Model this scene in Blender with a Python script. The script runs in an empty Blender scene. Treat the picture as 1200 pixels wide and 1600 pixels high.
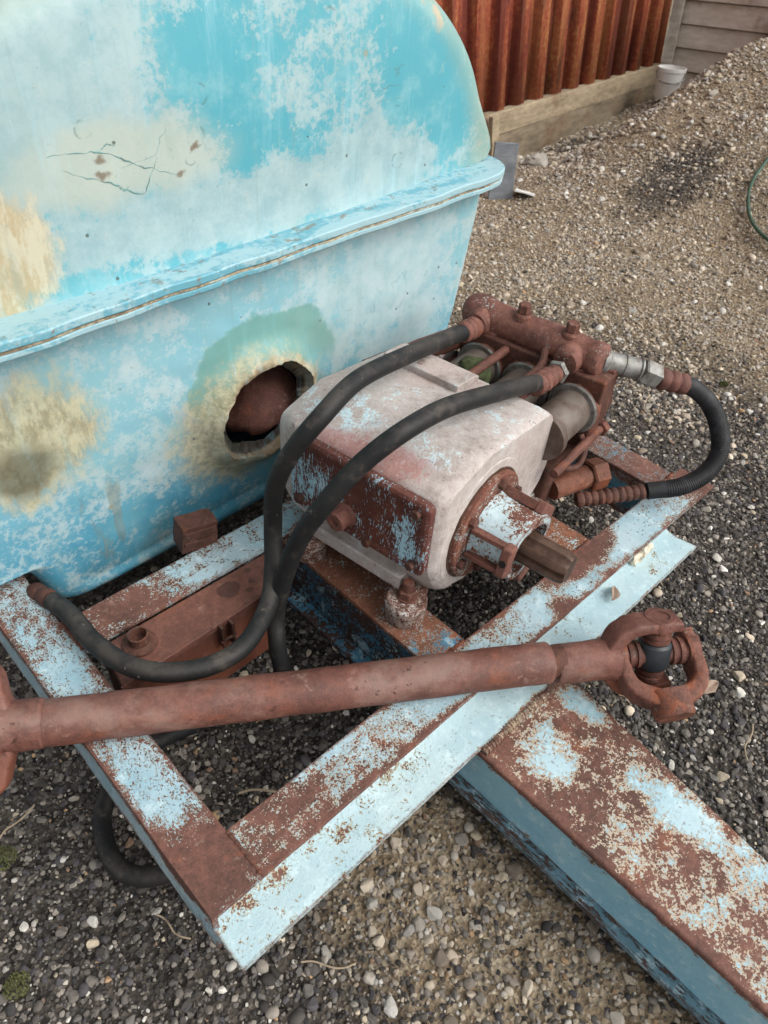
import bpy, bmesh, math, random
import numpy as np
from mathutils import Vector, Matrix, noise as mnoise
SC = bpy.context.scene
COL = SC.collection
R = math.radians
# ------------------------------------------------------------------ camera, sky, sun, exposure
cam_d = bpy.data.cameras.new('camera'); cam = bpy.data.objects.new('camera', cam_d); COL.objects.link(cam)
right = Vector((0.71878893, -0.69513486, -0.01140194)); down = Vector((-0.46394747, -0.46739137, -0.75252777)); fwd = Vector((0.51777912, 0.54619853, -0.65846180))
CAM = Vector((-0.06234702, -0.29733543, 0.89313065))
mw = Matrix((right, -down, -fwd)).transposed().to_4x4(); mw.translation = CAM
cam.matrix_world = mw
cam_d.sensor_fit = 'VERTICAL'; cam_d.sensor_height = 36.0; cam_d.lens = 36.0*1155/1600
cam_d.clip_start = 0.02; cam_d.clip_end = 400
cam_d.dof.use_dof = True; cam_d.dof.focus_distance = 0.95; cam_d.dof.aperture_fstop = 11.0
SC.camera = cam
SUN_EL, SUN_ROT = R(42), R(158)
W = bpy.data.worlds.new('World'); SC.world = W; W.use_nodes = True
nt = W.node_tree; nt.nodes.clear()
wo = nt.nodes.new('ShaderNodeOutputWorld'); bg = nt.nodes.new('ShaderNodeBackground'); sky = nt.nodes.new('ShaderNodeTexSky')
sky.sky_type = 'NISHITA'; sky.sun_disc = False; sky.sun_elevation = SUN_EL; sky.sun_rotation = SUN_ROT
sky.air_density = 1.0; sky.dust_density = 4.0; sky.ozone_density = 1.0; sky.altitude = 50
hs = nt.nodes.new('ShaderNodeHueSaturation'); hs.inputs['Saturation'].default_value = 0.14
nt.links.new(sky.outputs[0], hs.inputs['Color']); nt.links.new(hs.outputs[0], bg.inputs[0])
bg.inputs[1].default_value = 0.15; nt.links.new(bg.outputs[0], wo.inputs[0])
sd = bpy.data.lights.new('sun', 'SUN'); sd.energy = 0.8; sd.angle = R(40); sd.color = (1.0, 0.95, 0.88)
sun = bpy.data.objects.new('sun', sd); COL.objects.link(sun)
sv = Vector((math.sin(SUN_ROT)*math.cos(SUN_EL), math.cos(SUN_ROT)*math.cos(SUN_EL), math.sin(SUN_EL)))
sun.rotation_euler = sv.to_track_quat('Z', 'Y').to_euler(); sun.location = (2, -3, 4)
SC.view_settings.view_transform = 'Standard'; SC.view_settings.look = 'None'; SC.view_settings.gamma = 1.0
SC.view_settings.use_curve_mapping = False; SC.view_settings.exposure = 0.60

# ------------------------------------------------------------------ frames of reference
# the trailer stands nose down and a little to one side: T takes its own axes to the level world
T = Matrix(((0.99904311, 0.00305792, 0.04362930, 0), (0, 0.99755280, -0.06991715, 0), (-0.04373633, 0.06985025, 0.99659825, 0.18505619), (0, 0, 0, 1)))
PO = Vector((0.48, 0.12, 0.0)); PM = Matrix.Translation(PO) @ Matrix.Rotation(R(8), 4, 'Z')

def lin(h):
    h = h.lstrip('#'); v = [int(h[i:i+2], 16)/255 for i in (0, 2, 4)]
    return tuple((c/12.92 if c <= 0.04045 else ((c+0.055)/1.055)**2.4) for c in v) + (1.0,)

# ------------------------------------------------------------------ mesh helpers
def box(bm, x0, x1, y0, y1, z0, z1):
    v = [bm.verts.new(p) for p in ((x0,y0,z0),(x1,y0,z0),(x1,y1,z0),(x0,y1,z0),(x0,y0,z1),(x1,y0,z1),(x1,y1,z1),(x0,y1,z1))]
    for f in ((0,3,2,1),(4,5,6,7),(0,1,5,4),(1,2,6,5),(2,3,7,6),(3,0,4,7)): bm.faces.new([v[i] for i in f])
def prism(bm, poly, z0, z1):
    a = [bm.verts.new((x, y, z0)) for x, y in poly]; b = [bm.verts.new((x, y, z1)) for x, y in poly]
    n = len(poly); bm.faces.new(a[::-1]); bm.faces.new(b)
    for i in range(n): bm.faces.new((a[i], a[(i+1)%n], b[(i+1)%n], b[i]))
def loft(bm, rings, cap0=True, cap1=True, closed=True):
    vs = [[bm.verts.new(p) for p in r] for r in rings]; n = len(rings[0])
    for a, b in zip(vs[:-1], vs[1:]):
        for i in range(n if closed else n-1):
            j = (i+1) % n; bm.faces.new((a[i], a[j], b[j], b[i]))
    if cap0: bm.faces.new(vs[0][::-1])
    if cap1: bm.faces.new(vs[-1])
    return vs
def basis(d):
    d = Vector(d).normalized(); u = d.orthogonal().normalized(); return d, u, d.cross(u)
def lathe(bm, p, d, prof, seg=32, caps=True, wob=0.0):
    """prof: (distance along d, radius)"""
    d, u, v = basis(d); p = Vector(p); rings = []
    for k, (s, r) in enumerate(prof):
        rings.append([p + d*s + (u*math.cos(2*math.pi*i/seg) + v*math.sin(2*math.pi*i/seg))*r*(1+wob*math.sin(i*2.1+k*1.7)) for i in range(seg)])
    return loft(bm, rings, caps, caps)
def cyl(bm, a, b, r, seg=24, ch=0.0):
    a = Vector(a); b = Vector(b); L = (b-a).length
    lathe(bm, a, b-a, [(0, r), (L, r)] if not ch else [(0, r-ch), (ch, r), (L-ch, r), (L, r-ch)], seg)
def hexp(bm, a, b, r): cyl(bm, a, b, r, 6, r*0.12)
def spline(pts, n=10):
    P = [Vector(p) for p in pts]; P = [P[0]*2-P[1]] + P + [P[-1]*2-P[-2]]; out = []
    for i in range(1, len(P)-2):
        p0, p1, p2, p3 = P[i-1:i+3]
        for k in range(n):
            t = k/n; out.append(0.5*((2*p1)+(p2-p0)*t+(2*p0-5*p1+4*p2-p3)*t*t+(3*p1-p0-3*p2+p3)*t**3))
    out.append(P[-2]); return out
def sweep(bm, path, rad, seg=20, caps=True, ref=None):
    """round (or, with a pair of radii and a reference normal, oval) section along a path"""
    n = len(path); rings = []; u = None
    for i, p in enumerate(path):
        d = (path[min(i+1, n-1)] - path[max(i-1, 0)]).normalized()
        if ref is not None: u = Vector(ref); u = (u - d*u.dot(d)).normalized()
        elif u is None: u = d.orthogonal().normalized()
        else: u = (u - d*u.dot(d)).normalized()
        v = d.cross(u); r = rad(i/(n-1)) if callable(rad) else rad
        ra, rb = r if isinstance(r, tuple) else (r, r)
        ring = []
        for k in range(seg):
            a = 2*math.pi*k/seg; c, s = math.cos(a), math.sin(a)
            if isinstance(r, tuple): c = math.copysign(abs(c)**0.42, c); s = math.copysign(abs(s)**0.42, s)
            ring.append(p + u*ra*c + v*rb*s)
        rings.append(ring)
    return loft(bm, rings, caps, caps)
def lump(bm, amp, sc, seed=0.0, mask=None):
    bm.normal_update()
    for v in bm.verts:
        k = amp*(mnoise.fractal((v.co+Vector((seed, seed*2, 0)))*sc, 1.0, 2.0, 3))
        v.co += v.normal*k*(mask(v.co) if mask else 1.0)
def subdiv_long(bm, size, rounds=5):
    for _ in range(rounds):
        e = [x for x in bm.edges if x.calc_length() > size]
        if not e: break
        bmesh.ops.subdivide_edges(bm, edges=e, cuts=1, use_grid_fill=True)

def thing(name, label, cat, at=(0,0,0), base=None, group=None):
    o = bpy.data.objects.new(name, None); COL.objects.link(o); o.empty_display_size = 0.05
    o.matrix_world = (T if base is None else base) @ Matrix.Translation(at); o['label'] = label; o['category'] = cat
    o['_at'] = tuple(at)
    if group: o['group'] = group
    return o
def part(name, bm, mat, parent, bev=0.0, seg=2, smooth=True, label=None, ang=32):
    bmesh.ops.recalc_face_normals(bm, faces=bm.faces)
    me = bpy.data.meshes.new(name); bm.to_mesh(me); bm.free()
    me.materials.append(mat)
    if smooth:
        for p in me.polygons: p.use_smooth = True
        if not bev:
            b2 = bmesh.new(); b2.from_mesh(me)
            for e in b2.edges:
                if len(e.link_faces) == 2 and e.calc_face_angle(0) > R(ang): e.smooth = False
            b2.to_mesh(me); b2.free()
    o = bpy.data.objects.new(name, me); COL.objects.link(o)
    if parent is not None:
        o.parent = parent
        if '_at' in parent: o.location = -Vector(parent['_at'])
    if bev:
        m = o.modifiers.new('bevel', 'BEVEL'); m.width = bev; m.segments = seg; m.limit_method = 'ANGLE'; m.angle_limit = R(30); m.harden_normals = True
    if label: o['label'] = label
    return o
def solo(name, bm, mat, label, cat, base=None, group=None, **k):
    o = part(name, bm, mat, None, **k); o.matrix_world = T if base is None else base
    o['label'] = label; o['category'] = cat
    if group: o['group'] = group
    return o

# ------------------------------------------------------------------ shader helpers
class N:
    def __init__(s, name, coord='Object'):
        s.m = bpy.data.materials.new(name); s.m.use_nodes = True; s.t = s.m.node_tree; s.t.nodes.clear()
        s.o = s.n('ShaderNodeOutputMaterial'); s.b = s.n('ShaderNodeBsdfPrincipled'); s.t.links.new(s.b.outputs[0], s.o.inputs[0])
        s.c = s.n('ShaderNodeTexCoord').outputs[coord]
        if coord == 'World': s.c = s.n('ShaderNodeNewGeometry').outputs['Position']
    def n(s, ty, **kw):
        x = s.t.nodes.new(ty)
        for k, v in kw.items(): setattr(x, k, v)
        return x
    def put(s, sock, v):
        if hasattr(v, 'is_output'): s.t.links.new(v, sock)
        else: sock.default_value = v
    def noise(s, scale, detail=6, rough=0.6, c=None, dist=0.0, col=False):
        x = s.n('ShaderNodeTexNoise'); s.put(x.inputs['Vector'], c or s.c)
        x.inputs['Scale'].default_value = scale; x.inputs['Detail'].default_value = detail; x.inputs['Roughness'].default_value = rough; x.inputs['Distortion'].default_value = dist
        return x.outputs['Color' if col else 'Fac']
    def voro(s, scale, c=None, feature='F1', out='Distance', rand=1.0):
        x = s.n('ShaderNodeTexVoronoi', feature=feature); s.put(x.inputs['Vector'], c or s.c); x.inputs['Scale'].default_value = scale; x.inputs['Randomness'].default_value = rand
        return x.outputs[out]
    def math(s, op, a, b=0.0, clamp=False):
        x = s.n('ShaderNodeMath', operation=op, use_clamp=clamp); s.put(x.inputs[0], a); s.put(x.inputs[1], b); return x.outputs[0]
    def add(s, *a):
        r = a[0]
        for b in a[1:]: r = s.math('ADD', r, b)
        return r
    def mul(s, *a):
        r = a[0]
        for b in a[1:]: r = s.math('MULTIPLY', r, b)
        return r
    def ss(s, x, a, b):
        m = s.n('ShaderNodeMapRange', interpolation_type='SMOOTHSTEP'); s.put(m.inputs[0], x); m.inputs[1].default_value = a; m.inputs[2].default_value = b
        return m.outputs[0]
    def scale(s, v, c=None):
        x = s.n('ShaderNodeVectorMath', operation='MULTIPLY'); s.put(x.inputs[0], c or s.c); x.inputs[1].default_value = v; return x.outputs[0]
    def warp(s, amt, sc, c=None):
        n = s.noise(sc, 5, 0.6, c, col=True)
        a = s.n('ShaderNodeVectorMath', operation='SUBTRACT'); s.put(a.inputs[0], n); a.inputs[1].default_value = (.5, .5, .5)
        b = s.n('ShaderNodeVectorMath', operation='SCALE'); s.put(b.inputs[0], a.outputs[0]); b.inputs['Scale'].default_value = amt
        d = s.n('ShaderNodeVectorMath', operation='ADD'); s.put(d.inputs[0], c or s.c); s.put(d.inputs[1], b.outputs[0]); return d.outputs[0]
    def spot(s, c, ctr, rad):
        """1 at the centre of a patch falling to 0 on its ellipsoid"""
        a = s.n('ShaderNodeVectorMath', operation='SUBTRACT'); s.put(a.inputs[0], c); a.inputs[1].default_value = ctr
        b = s.n('ShaderNodeVectorMath', operation='MULTIPLY'); s.put(b.inputs[0], a.outputs[0]); b.inputs[1].default_value = tuple(0 if r is None else 1/r for r in rad)
        l = s.n('ShaderNodeVectorMath', operation='LENGTH'); s.put(l.inputs[0], b.outputs[0])
        return s.math('SUBTRACT', 1.0, l.outputs['Value'], clamp=True)
    def spots(s, c, lst):
        r = None
        for ctr, rad, amt in lst:
            v = s.math('MULTIPLY', s.spot(c, ctr, rad), amt); r = v if r is None else s.math('ADD', r, v)
        return r if r is not None else 0.0
    def mix(s, f, a, b):
        x = s.n('ShaderNodeMix', data_type='RGBA'); s.put(x.inputs[0], f); s.put(x.inputs[6], lin(a) if isinstance(a, str) else a); s.put(x.inputs[7], lin(b) if isinstance(b, str) else b)
        return x.outputs[2]
    def ramp(s, f, stops):
        x = s.n('ShaderNodeValToRGB'); s.put(x.inputs[0], f); e = x.color_ramp.elements
        while len(e) < len(stops): e.new(0.5)
        for i, (p, c) in enumerate(stops): e[i].position = p; e[i].color = lin(c) if isinstance(c, str) else c
        return x.outputs[0]
    def sep(s, c=None):
        x = s.n('ShaderNodeSeparateXYZ'); s.put(x.inputs[0], c or s.c); return x.outputs
    def done(s, col, rough=0.7, metal=0.0, bump=None, spec=0.5):
        s.put(s.b.inputs['Base Color'], lin(col) if isinstance(col, str) else col); s.put(s.b.inputs['Roughness'], rough); s.put(s.b.inputs['Metallic'], metal)
        s.b.inputs['Specular IOR Level'].default_value = spec
        if bump:
            prev = None
            for h, strength, dist in bump:
                x = s.n('ShaderNodeBump'); x.inputs['Strength'].default_value = strength; x.inputs['Distance'].default_value = dist; s.put(x.inputs['Height'], h)
                if prev is not None: s.t.links.new(prev, x.inputs['Normal'])
                prev = x.outputs[0]
            s.t.links.new(prev, s.b.inputs['Normal'])
        return s.m

def rust_color(k, lightness=0.0):
    a = k.noise(14, 8, 0.68); b = k.noise(90, 6, 0.72); c = k.noise(420, 3, 0.7)
    f = k.add(k.mul(a, 0.55), k.mul(b, 0.45), k.mul(c, 0.25), -.125)
    base = k.ramp(f, [(0.34, '#261813'), (0.44, '#472e25'), (0.52, '#643f34'), (0.60, '#7b5244'), (0.71, '#9f7763')])
    orange = k.ss(k.noise(22, 8, 0.7, k.scale((1, 1, 1.3))), 0.53, 0.68)
    base = k.mix(k.mul(orange, 0.6), base, '#8a4c2a')
    dark = k.ss(k.noise(31, 8, .75), .54, .64); base = k.mix(k.mul(dark, .65), base, '#33211b')
    sheen_dust = k.ss(k.noise(48, 7, .75), .57, .70); base = k.mix(k.mul(sheen_dust, .6), base, '#a88f82')  # dusty patches, strengthened to paint the sky's sheen onto the rust
    return base, f
def m_rust(name, tint='#6b4237', amt=0.25, orange=0.0):
    k = N(name); col, f = rust_color(k)
    col = k.mix(amt, col, tint)
    if orange: col = k.mix(k.mul(k.ss(k.noise(26, 7, .7), .50, .62), orange), col, '#8f4f30')
    pit = k.ss(k.noise(160, 3, 0.5), 0.66, 0.72); col = k.mix(k.mul(pit, 0.7), col, '#2c1813')
    pale = k.ss(k.noise(60, 8, 0.75), 0.66, 0.75); col = k.mix(k.mul(pale, 0.35), col, '#b49a88')
    return k.done(col, k.add(0.5, k.mul(f, 0.4)), 0.0, [(f, 0.55, 0.005), (k.noise(260, 5, 0.7), 0.5, 0.0015)], 0.4)
def m_paint(name, paint='#a9bfc6', bias=0.0, spots=(), edge=None, deep='#8cadb9', primer='#c9c3b0', rust_tint='#6f5148', fine=1.0, streak=(1,1,1), speck=1.0, rmix=0.3, wear=1.0, pw=.018):
    """old pale blue paint flaking off rust; spots push the paint on (plus) or off (minus)"""
    k = N(name); rc, f = rust_color(k); rc = k.mix(rmix, rc, rust_tint)  # the default rust tint is lightened to carry the sky's sheen
    cc = k.scale(streak) if streak != (1,1,1) else k.c
    a = k.noise(16, 8, 0.62, cc, 0.3); b = k.noise(75*fine, 6, 0.7, cc); c = k.noise(330*fine, 4, 0.65, cc)
    d2 = k.noise(620*fine, 3, 0.6, cc); v = k.add(k.mul(a, 0.40), k.mul(b, 0.42), k.mul(c, 0.46), k.mul(d2, 0.30), bias-.29)
    if spots: v = k.add(v, k.spots(k.warp(0.03, 22), spots))
    bv = k.n('ShaderNodeBevel', samples=6); bv.inputs['Radius'].default_value = .006
    dt = k.n('ShaderNodeVectorMath', operation='DOT_PRODUCT'); k.put(dt.inputs[0], bv.outputs[0]); k.put(dt.inputs[1], k.n('ShaderNodeNewGeometry').outputs['Normal'])
    edge_ = k.ss(dt.outputs['Value'], .995, .86); v = k.add(v, k.mul(edge_, -.16 * wear))
    on = k.ss(v, 0.50, 0.512); pr = k.ss(v, .5-pw, .508-pw)
    pc = k.mix(k.ss(k.noise(9, 6, 0.6), 0.35, 0.65), paint, deep)
    pc = k.mix(k.mul(k.ss(k.noise(45, 6, 0.7), 0.5, 0.68), 0.55), pc, '#c9dde0')
    col = k.mix(pr, rc, primer); col = k.mix(on, col, pc)
    sp = k.mul(k.ss(k.noise(240, 2, 0.5), 0.63, 0.67), k.ss(k.noise(30, 3, 0.5), 0.40, 0.60), speck)
    col = k.mix(sp, col, '#4a3029')
    return k.done(col, k.add(0.72, k.mul(on, -0.25)), 0.0, [(on, 0.9, 0.0020), (f, 0.45, 0.004), (c, 0.35, 0.001)], 0.4)
def m_plain(name, col, rough=0.6, metal=0.0, var=0.25, dark='#202020', sc=30, bump=0.2):
    k = N(name); a = k.noise(sc, 7, 0.65); c = k.mix(k.mul(k.ss(a, 0.35, 0.7), var), col, dark)
    return k.done(c, k.add(rough-0.1, k.mul(a, 0.2)), metal, [(a, bump, 0.002)])

M = {}
M['rust'] = m_rust('rust')
M['rust_pink'] = m_rust('rust_pink', '#7d5248', 0.42)
M['rust_dark'] = m_rust('rust_dark', '#432a21', 0.5)
M['rust_orange'] = m_rust('rust_orange', '#7c4a30', 0.35, .5)
M['rust_yoke'] = m_rust('rust_yoke', '#6f4639', 0.25, .7)

def m_shaft():
    k = N('shaft_rust'); col, f = rust_color(k); col = k.mix(0.40, col, '#754a40')
    z = k.sep()[2]; g = k.noise(10, 5, 0.6)
    low = k.mul(k.ss(k.add(k.mul(z, -9), k.mul(g, 0.6)), 0.05, 0.4), 0.7); col = k.mix(low, col, '#74432f')
    grey = k.ss(k.noise(7, 7, 0.65, k.scale((1, 1, 2))), 0.52, 0.68); col = k.mix(k.mul(grey, 0.5), col, '#8f766b')
    pit = k.ss(k.noise(130, 2, 0.5), 0.64, 0.70); pit = k.mul(pit, k.ss(k.noise(12, 3, 0.5), 0.42, 0.6)); col = k.mix(k.mul(pit, 0.8), col, '#3a201a')
    return k.done(col, k.add(0.42, k.mul(f, 0.35)), 0.0, [(f, 0.4, 0.004), (k.noise(300, 5, 0.7), 0.4, 0.0012)], 0.45)
M['shaft'] = m_shaft()

def m_rubber():
    k = N('hose_rubber'); a = k.noise(35, 7, 0.7); b = k.noise(6, 5, 0.6); c = k.noise(180, 3, 0.6)
    col = k.mix(k.ss(b, 0.40, 0.68), '#191a1b', '#2d2a27'); col = k.mix(k.mul(k.ss(a, 0.52, 0.70), 0.45), col, '#5a5148')
    sc = k.ss(k.noise(95, 3, 0.6, k.scale((1, 1, .4))), 0.70, 0.73); col = k.mix(k.mul(sc, 0.5), col, '#857a6e'); up = k.ss(k.sep(k.n('ShaderNodeNewGeometry').outputs['Normal'])[2], .3, 1.0); dst = k.mul(up, k.ss(k.noise(25, 7, .7),   .42, .62), .20); col = k.mix(dst, col, '#6f655b')
    return k.done(col, k.add(0.5, k.mul(a, 0.25)), 0.0, [(c, 0.2, 0.0008), (a, 0.2, 0.002)], 0.35)
M['rubber'] = m_rubber()
def m_wound():
    k = N('wound_rubber'); c = k.noise(300, 4, 0.7); a = k.noise(40, 6, 0.7)
    col = k.mix(k.ss(a, 0.45, 0.7), '#1c1d1f', '#37373a')
    return k.done(col, 0.6, 0.0, [(c, 0.35, 0.0015)], 0.35)
M['wound'] = m_wound()
M['zinc'] = m_plain('zinc', '#8f8f8b', 0.55, 0.45, 0.85, '#5a4d43', 70, .35)
M['steel_grey'] = m_plain('worn_steel', '#756c64', 0.5, 0.3, 0.75, '#4a3429', 34)
M['dark_steel'] = m_plain('dark_steel', '#5a4234', 0.5, 0.3, 0.7, '#2a1a12', 70)
M['black'] = m_plain('black_rubber', '#23282c', 0.5, 0.0, 0.4, '#3c4348', 50)
M['hole_shade'] = m_plain('hole_shade', '#15100d', 0.9)
# ------------------------------------------------------------------ the tank
HOLE = Vector((0.416, 0.47, 0.122)); HR = 0.0765
def tilt(p): return Vector((p[0], p[1], p[2] + 0.035*(p[0]-0.4)))
def m_tank(upper):
    k = N('tank_upper' if upper else 'tank_lower')
    w = k.warp(0.10, 7); w2 = k.warp(0.05, 16)
    big = k.noise(5.5, 9, 0.66, None, 0.4); mid = k.noise(26, 8, 0.72); fin = k.noise(110, 6, 0.75)
    v = k.add(k.mul(big, 0.34), k.mul(mid, 0.38), k.mul(fin, 0.28))
    xyz = k.sep(); X_, Z_ = xyz[0], xyz[2]
    if upper:
        tq = k.mix(k.ss(k.noise(3.5, 5, 0.6), 0.35, 0.65), '#54a2b0', '#76b2ba'); tq = k.mix(k.mul(k.ss(k.noise(14, 7, .7), .5, .66), .5), tq, '#8dbbc1')
        sp = [((0.22,.5,.53), (.17,None,.11), .22), ((.24,.5,.47), (.15,None,.06), .22), ((.45,.5,.39), (.42,None,.055), .30), ((.62,.5,.42), (.12,None,.07), .18), ((.47,.5,.50), (.05,None,.05), .07), ((.59,.5,.48), (.03,None,.06), .12),
              ((.36,.5,.55), (.13,None,.08), -.22), ((.70,.5,.52), (.18,None,.11), -.24), ((.44,.5,.47), (.10,None,.06), -.16), ((.77,.5,.43), (.06,None,.06), -.16), ((.30,.45,.355), (.28,None,.012), -.13)]
        wv = k.add(v, k.spots(w, sp)); wv2 = k.add(k.mul(wv, .62), k.mul(fin, .34), k.mul(mid, .22), -.09); white = k.add(k.mul(k.ss(wv, 0.41, 0.60), .52), k.mul(k.ss(wv2, 0.487, 0.510), .46))
        col = k.mix(white, tq, k.mix(k.ss(mid, 0.35, 0.65), '#8fadb2', '#a5bcbe'))
        cream = k.mul(k.ss(k.spot(w, (.26,.5,.468), (.17,None,.06)), 0.1, 0.6), 0.65); col = k.mix(cream, col, '#b7bcac')
        fib = k.noise(75, 6, .75, k.scale((1, 1, .35))); och = k.ss(k.add(k.spot(w2, (.115,.5,.405), (.085,None,.085)), k.mul(fib, .9), k.mul(mid, .5), -.70), 0.08, 0.42); col = k.mix(k.mul(och, 0.85), col, k.mix(k.ss(fib, .4, .6), '#b9a47a', '#cdc3a6'))
        ed = k.ss(k.math('SUBTRACT', k.math('POWER', k.add(k.math('POWER', k.mul(k.add(X_, -0.4), 1/0.458), 2), k.math('POWER', k.mul(k.add(Z_, k.mul(X_, -.035), -0.358), 1/0.29), 2)), 0.5), k.mul(mid, 0.10)), 0.80, 0.92)
        col = k.mix(k.mul(ed, 0.6), col, '#8d9a84')
        chip = k.mul(ed, k.ss(k.noise(20, 5, 0.6), 0.57, 0.62)); col = k.mix(chip, col, '#b3a78f')
        scr = [((.30,.5,.475), (.075,None,.022)), ((.62,.5,.50), (.05,None,.03))]
    else:
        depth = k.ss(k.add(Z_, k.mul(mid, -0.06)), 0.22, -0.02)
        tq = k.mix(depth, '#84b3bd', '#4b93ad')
        tq = k.mix(k.mul(k.ss(k.noise(8, 6, 0.6), 0.4, 0.65), 0.5), tq, '#70b2c2')
        sp = [((.66,.47,.24), (.22,None,.14), .20), ((.24,.47,.27), (.06,None,.06), .10), ((.72,.47,.12), (.10,None,.10), .15), ((.25,.47,.10), (.18,None,.09), .03), ((.3,.47,.0), (.4,None,.09), -.10), ((.35,.47,.27), (.12,None,.06), -.12), ((.60,.47,.19), (.05,None,.04), -.1), ((.79,.47,.25), (.03,None,.05), -.16), ((.68,.47,.17), (.03,None,.03), -.14)]
        wv = k.add(v, k.spots(w, sp)); wv2 = k.add(k.mul(wv, .62), k.mul(fin, .34), k.mul(mid, .22), -.09); white = k.add(k.mul(k.ss(wv, 0.42, 0.61), .50), k.mul(k.ss(wv2, 0.492, 0.515), .48))
        col = k.mix(white, tq, k.mix(k.ss(mid, 0.35, 0.65), '#98b7bd', '#aec2c5'))
        teal = k.mul(k.ss(k.spot(w2, (.43,.47,.175), (.145,None,.105)), 0.10, 0.16), k.ss(k.add(Z_, k.mul(X_, -0.1), k.mul(mid, 0.04)), 0.105, 0.16)); col = k.mix(k.mul(teal, 0.9), col, '#6b9c94')
        fib2 = k.noise(85, 6, .78); halo = k.ss(k.add(k.spot(w2, (.395,.47,.11), (.175,None,.145)), k.mul(mid, 0.4), k.mul(fib2, .6), -.40), 0.22, 0.58); col = k.mix(k.mul(halo, 0.8), col, k.mix(k.ss(fib2, .4, .6), '#8f7f58', '#b9ac88'))
        ring = k.ss(k.add(k.spot(w2, (.420,.47,.126), (.108,None,.102)), k.mul(fib2, .5), k.mul(mid, .3), -.40), 0.16, 0.30); col = k.mix(k.mul(ring, 0.9), col, k.mix(k.ss(mid, 0.4, 0.62), '#cdbfa0', '#a08d6c'))
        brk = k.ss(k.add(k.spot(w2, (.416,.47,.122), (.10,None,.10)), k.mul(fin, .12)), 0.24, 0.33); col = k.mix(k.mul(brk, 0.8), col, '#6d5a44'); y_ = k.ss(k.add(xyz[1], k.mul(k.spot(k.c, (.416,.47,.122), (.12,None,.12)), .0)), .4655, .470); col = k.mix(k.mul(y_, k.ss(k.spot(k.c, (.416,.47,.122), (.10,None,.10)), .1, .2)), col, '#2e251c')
        fib = k.noise(70, 7, .78, k.scale((1, 1, .4))); och = k.ss(k.add(k.spot(w2, (.10,.47,.21), (.12,None,.115)), k.mul(fib, .8), k.mul(mid, 0.5), -.65), 0.12, 0.5); col = k.mix(k.mul(och, 0.82), col, k.mix(k.ss(fib, .40, .6), '#8f7d50', '#c0b48c'))
        dk = k.ss(k.add(k.spot(w2, (.092,.47,.175), (.07,None,.06)), k.mul(fib, 0.9), -.45), 0.30, 0.65); col = k.mix(k.mul(dk, 0.8), col, '#4b4733')
        drip = k.mul(k.ss(k.noise(30, 4, 0.6, k.scale((1, 1, .12))), 0.56, 0.64), k.ss(k.spot(w, (.2,.47,.03), (.14,None,.12)), 0.1, 0.5)); col = k.mix(k.mul(drip, 0.55), col, '#7d8272')
        scr = [((.12,.47,.09), (.06,None,.07)), ((.68,.47,.22), (.16,None,.04)), ((.75,.47,.17), (.05,None,.10))]
    # vertical weathering, hair cracks, pin holes
    stk = k.ss(k.noise(60, 5, 0.7, k.scale((1, 1, .06))), 0.52, 0.70); col = k.mix(k.mul(stk, 0.28), col, '#a9cfd8' if upper else '#8abccb')
    if upper:
        for (px_, pz_, pr_) in ((.358, .5216, .0095), (.2327, .506, .008), (.351, .484, .010), (.342, .4633, .006), (.659, .409, .010), (.532, .574, .012)):
            dsp = k.math('ABSOLUTE', k.add(k.spot(k.warp(.006, 90), (px_, .48, pz_), (pr_*2, None, pr_*2)), -.5)); col = k.mix(k.mul(k.ss(dsp, .10, .04), k.ss(k.noise(90, 3, .6), .44, .60), .55), col, '#5d7a76')
        for (px_, pz_) in ((.2452, .4827), (.2447, .464), (.331, .449), (.35, .478)):
            col = k.mix(k.mul(k.ss(k.spot(w2, (px_, .48, pz_), (.011, None, .008)), .25, .7), .8), col, '#6f5a44')
    for ctr, rad in scr:
        ck = k.math('ABSOLUTE', k.add(k.noise(9 if upper else 16, 3, 0.5, k.scale((1, 1, 2.2 if upper else .6)), 0.8), -0.5))
        ck = k.mul(k.ss(ck, 0.0085, 0.002), k.ss(k.spot(w, ctr, rad), 0.15, 0.4), k.ss(fin, 0.35, 0.5)); col = k.mix(k.mul(ck, 0.7 if upper else .3), col, '#5f8586')
    rnd = k.voro(46, out='Color'); sel = k.ss(k.sep(rnd)[0], 0.86, 0.87); pin = k.mul(k.ss(k.voro(46), 0.105, 0.07), sel); col = k.mix(k.mul(pin, 0.85), col, '#55605a')
    rnd2 = k.voro(17, out='Color'); pin2 = k.mul(k.ss(k.add(k.voro(17), k.mul(fin, 0.12)), 0.145, 0.12), k.ss(k.sep(rnd2)[0], 0.90, 0.91)); col = k.mix(k.mul(pin2, 0.7), col, '#8e8f7a')
    grime = k.ss(k.noise(4, 9, 0.75), 0.46, 0.66); col = k.mix(k.mul(grime, 0.34), col, '#93aaa2'); run = k.mul(k.ss(k.noise(36, 6, .7, k.scale((1, 1, .05))), .55, .66), k.ss(k.noise(9, 5, .6), .42, .6)); col = k.mix(k.mul(run, .30), col, '#7f9a98'); dirt = k.ss(k.noise(150, 4, .7), .64, .70); col = k.mix(k.mul(dirt, .45), col, '#7c8e8a')
    return k.done(col, k.add(0.42, k.mul(mid, 0.25)), 0.0, [(mid, 0.10, 0.004), (fin, 0.12, 0.0015), (pin, 0.5, -0.002)], 0.4)
M['tank_up'] = m_tank(True); M['tank_lo'] = m_tank(False)
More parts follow.
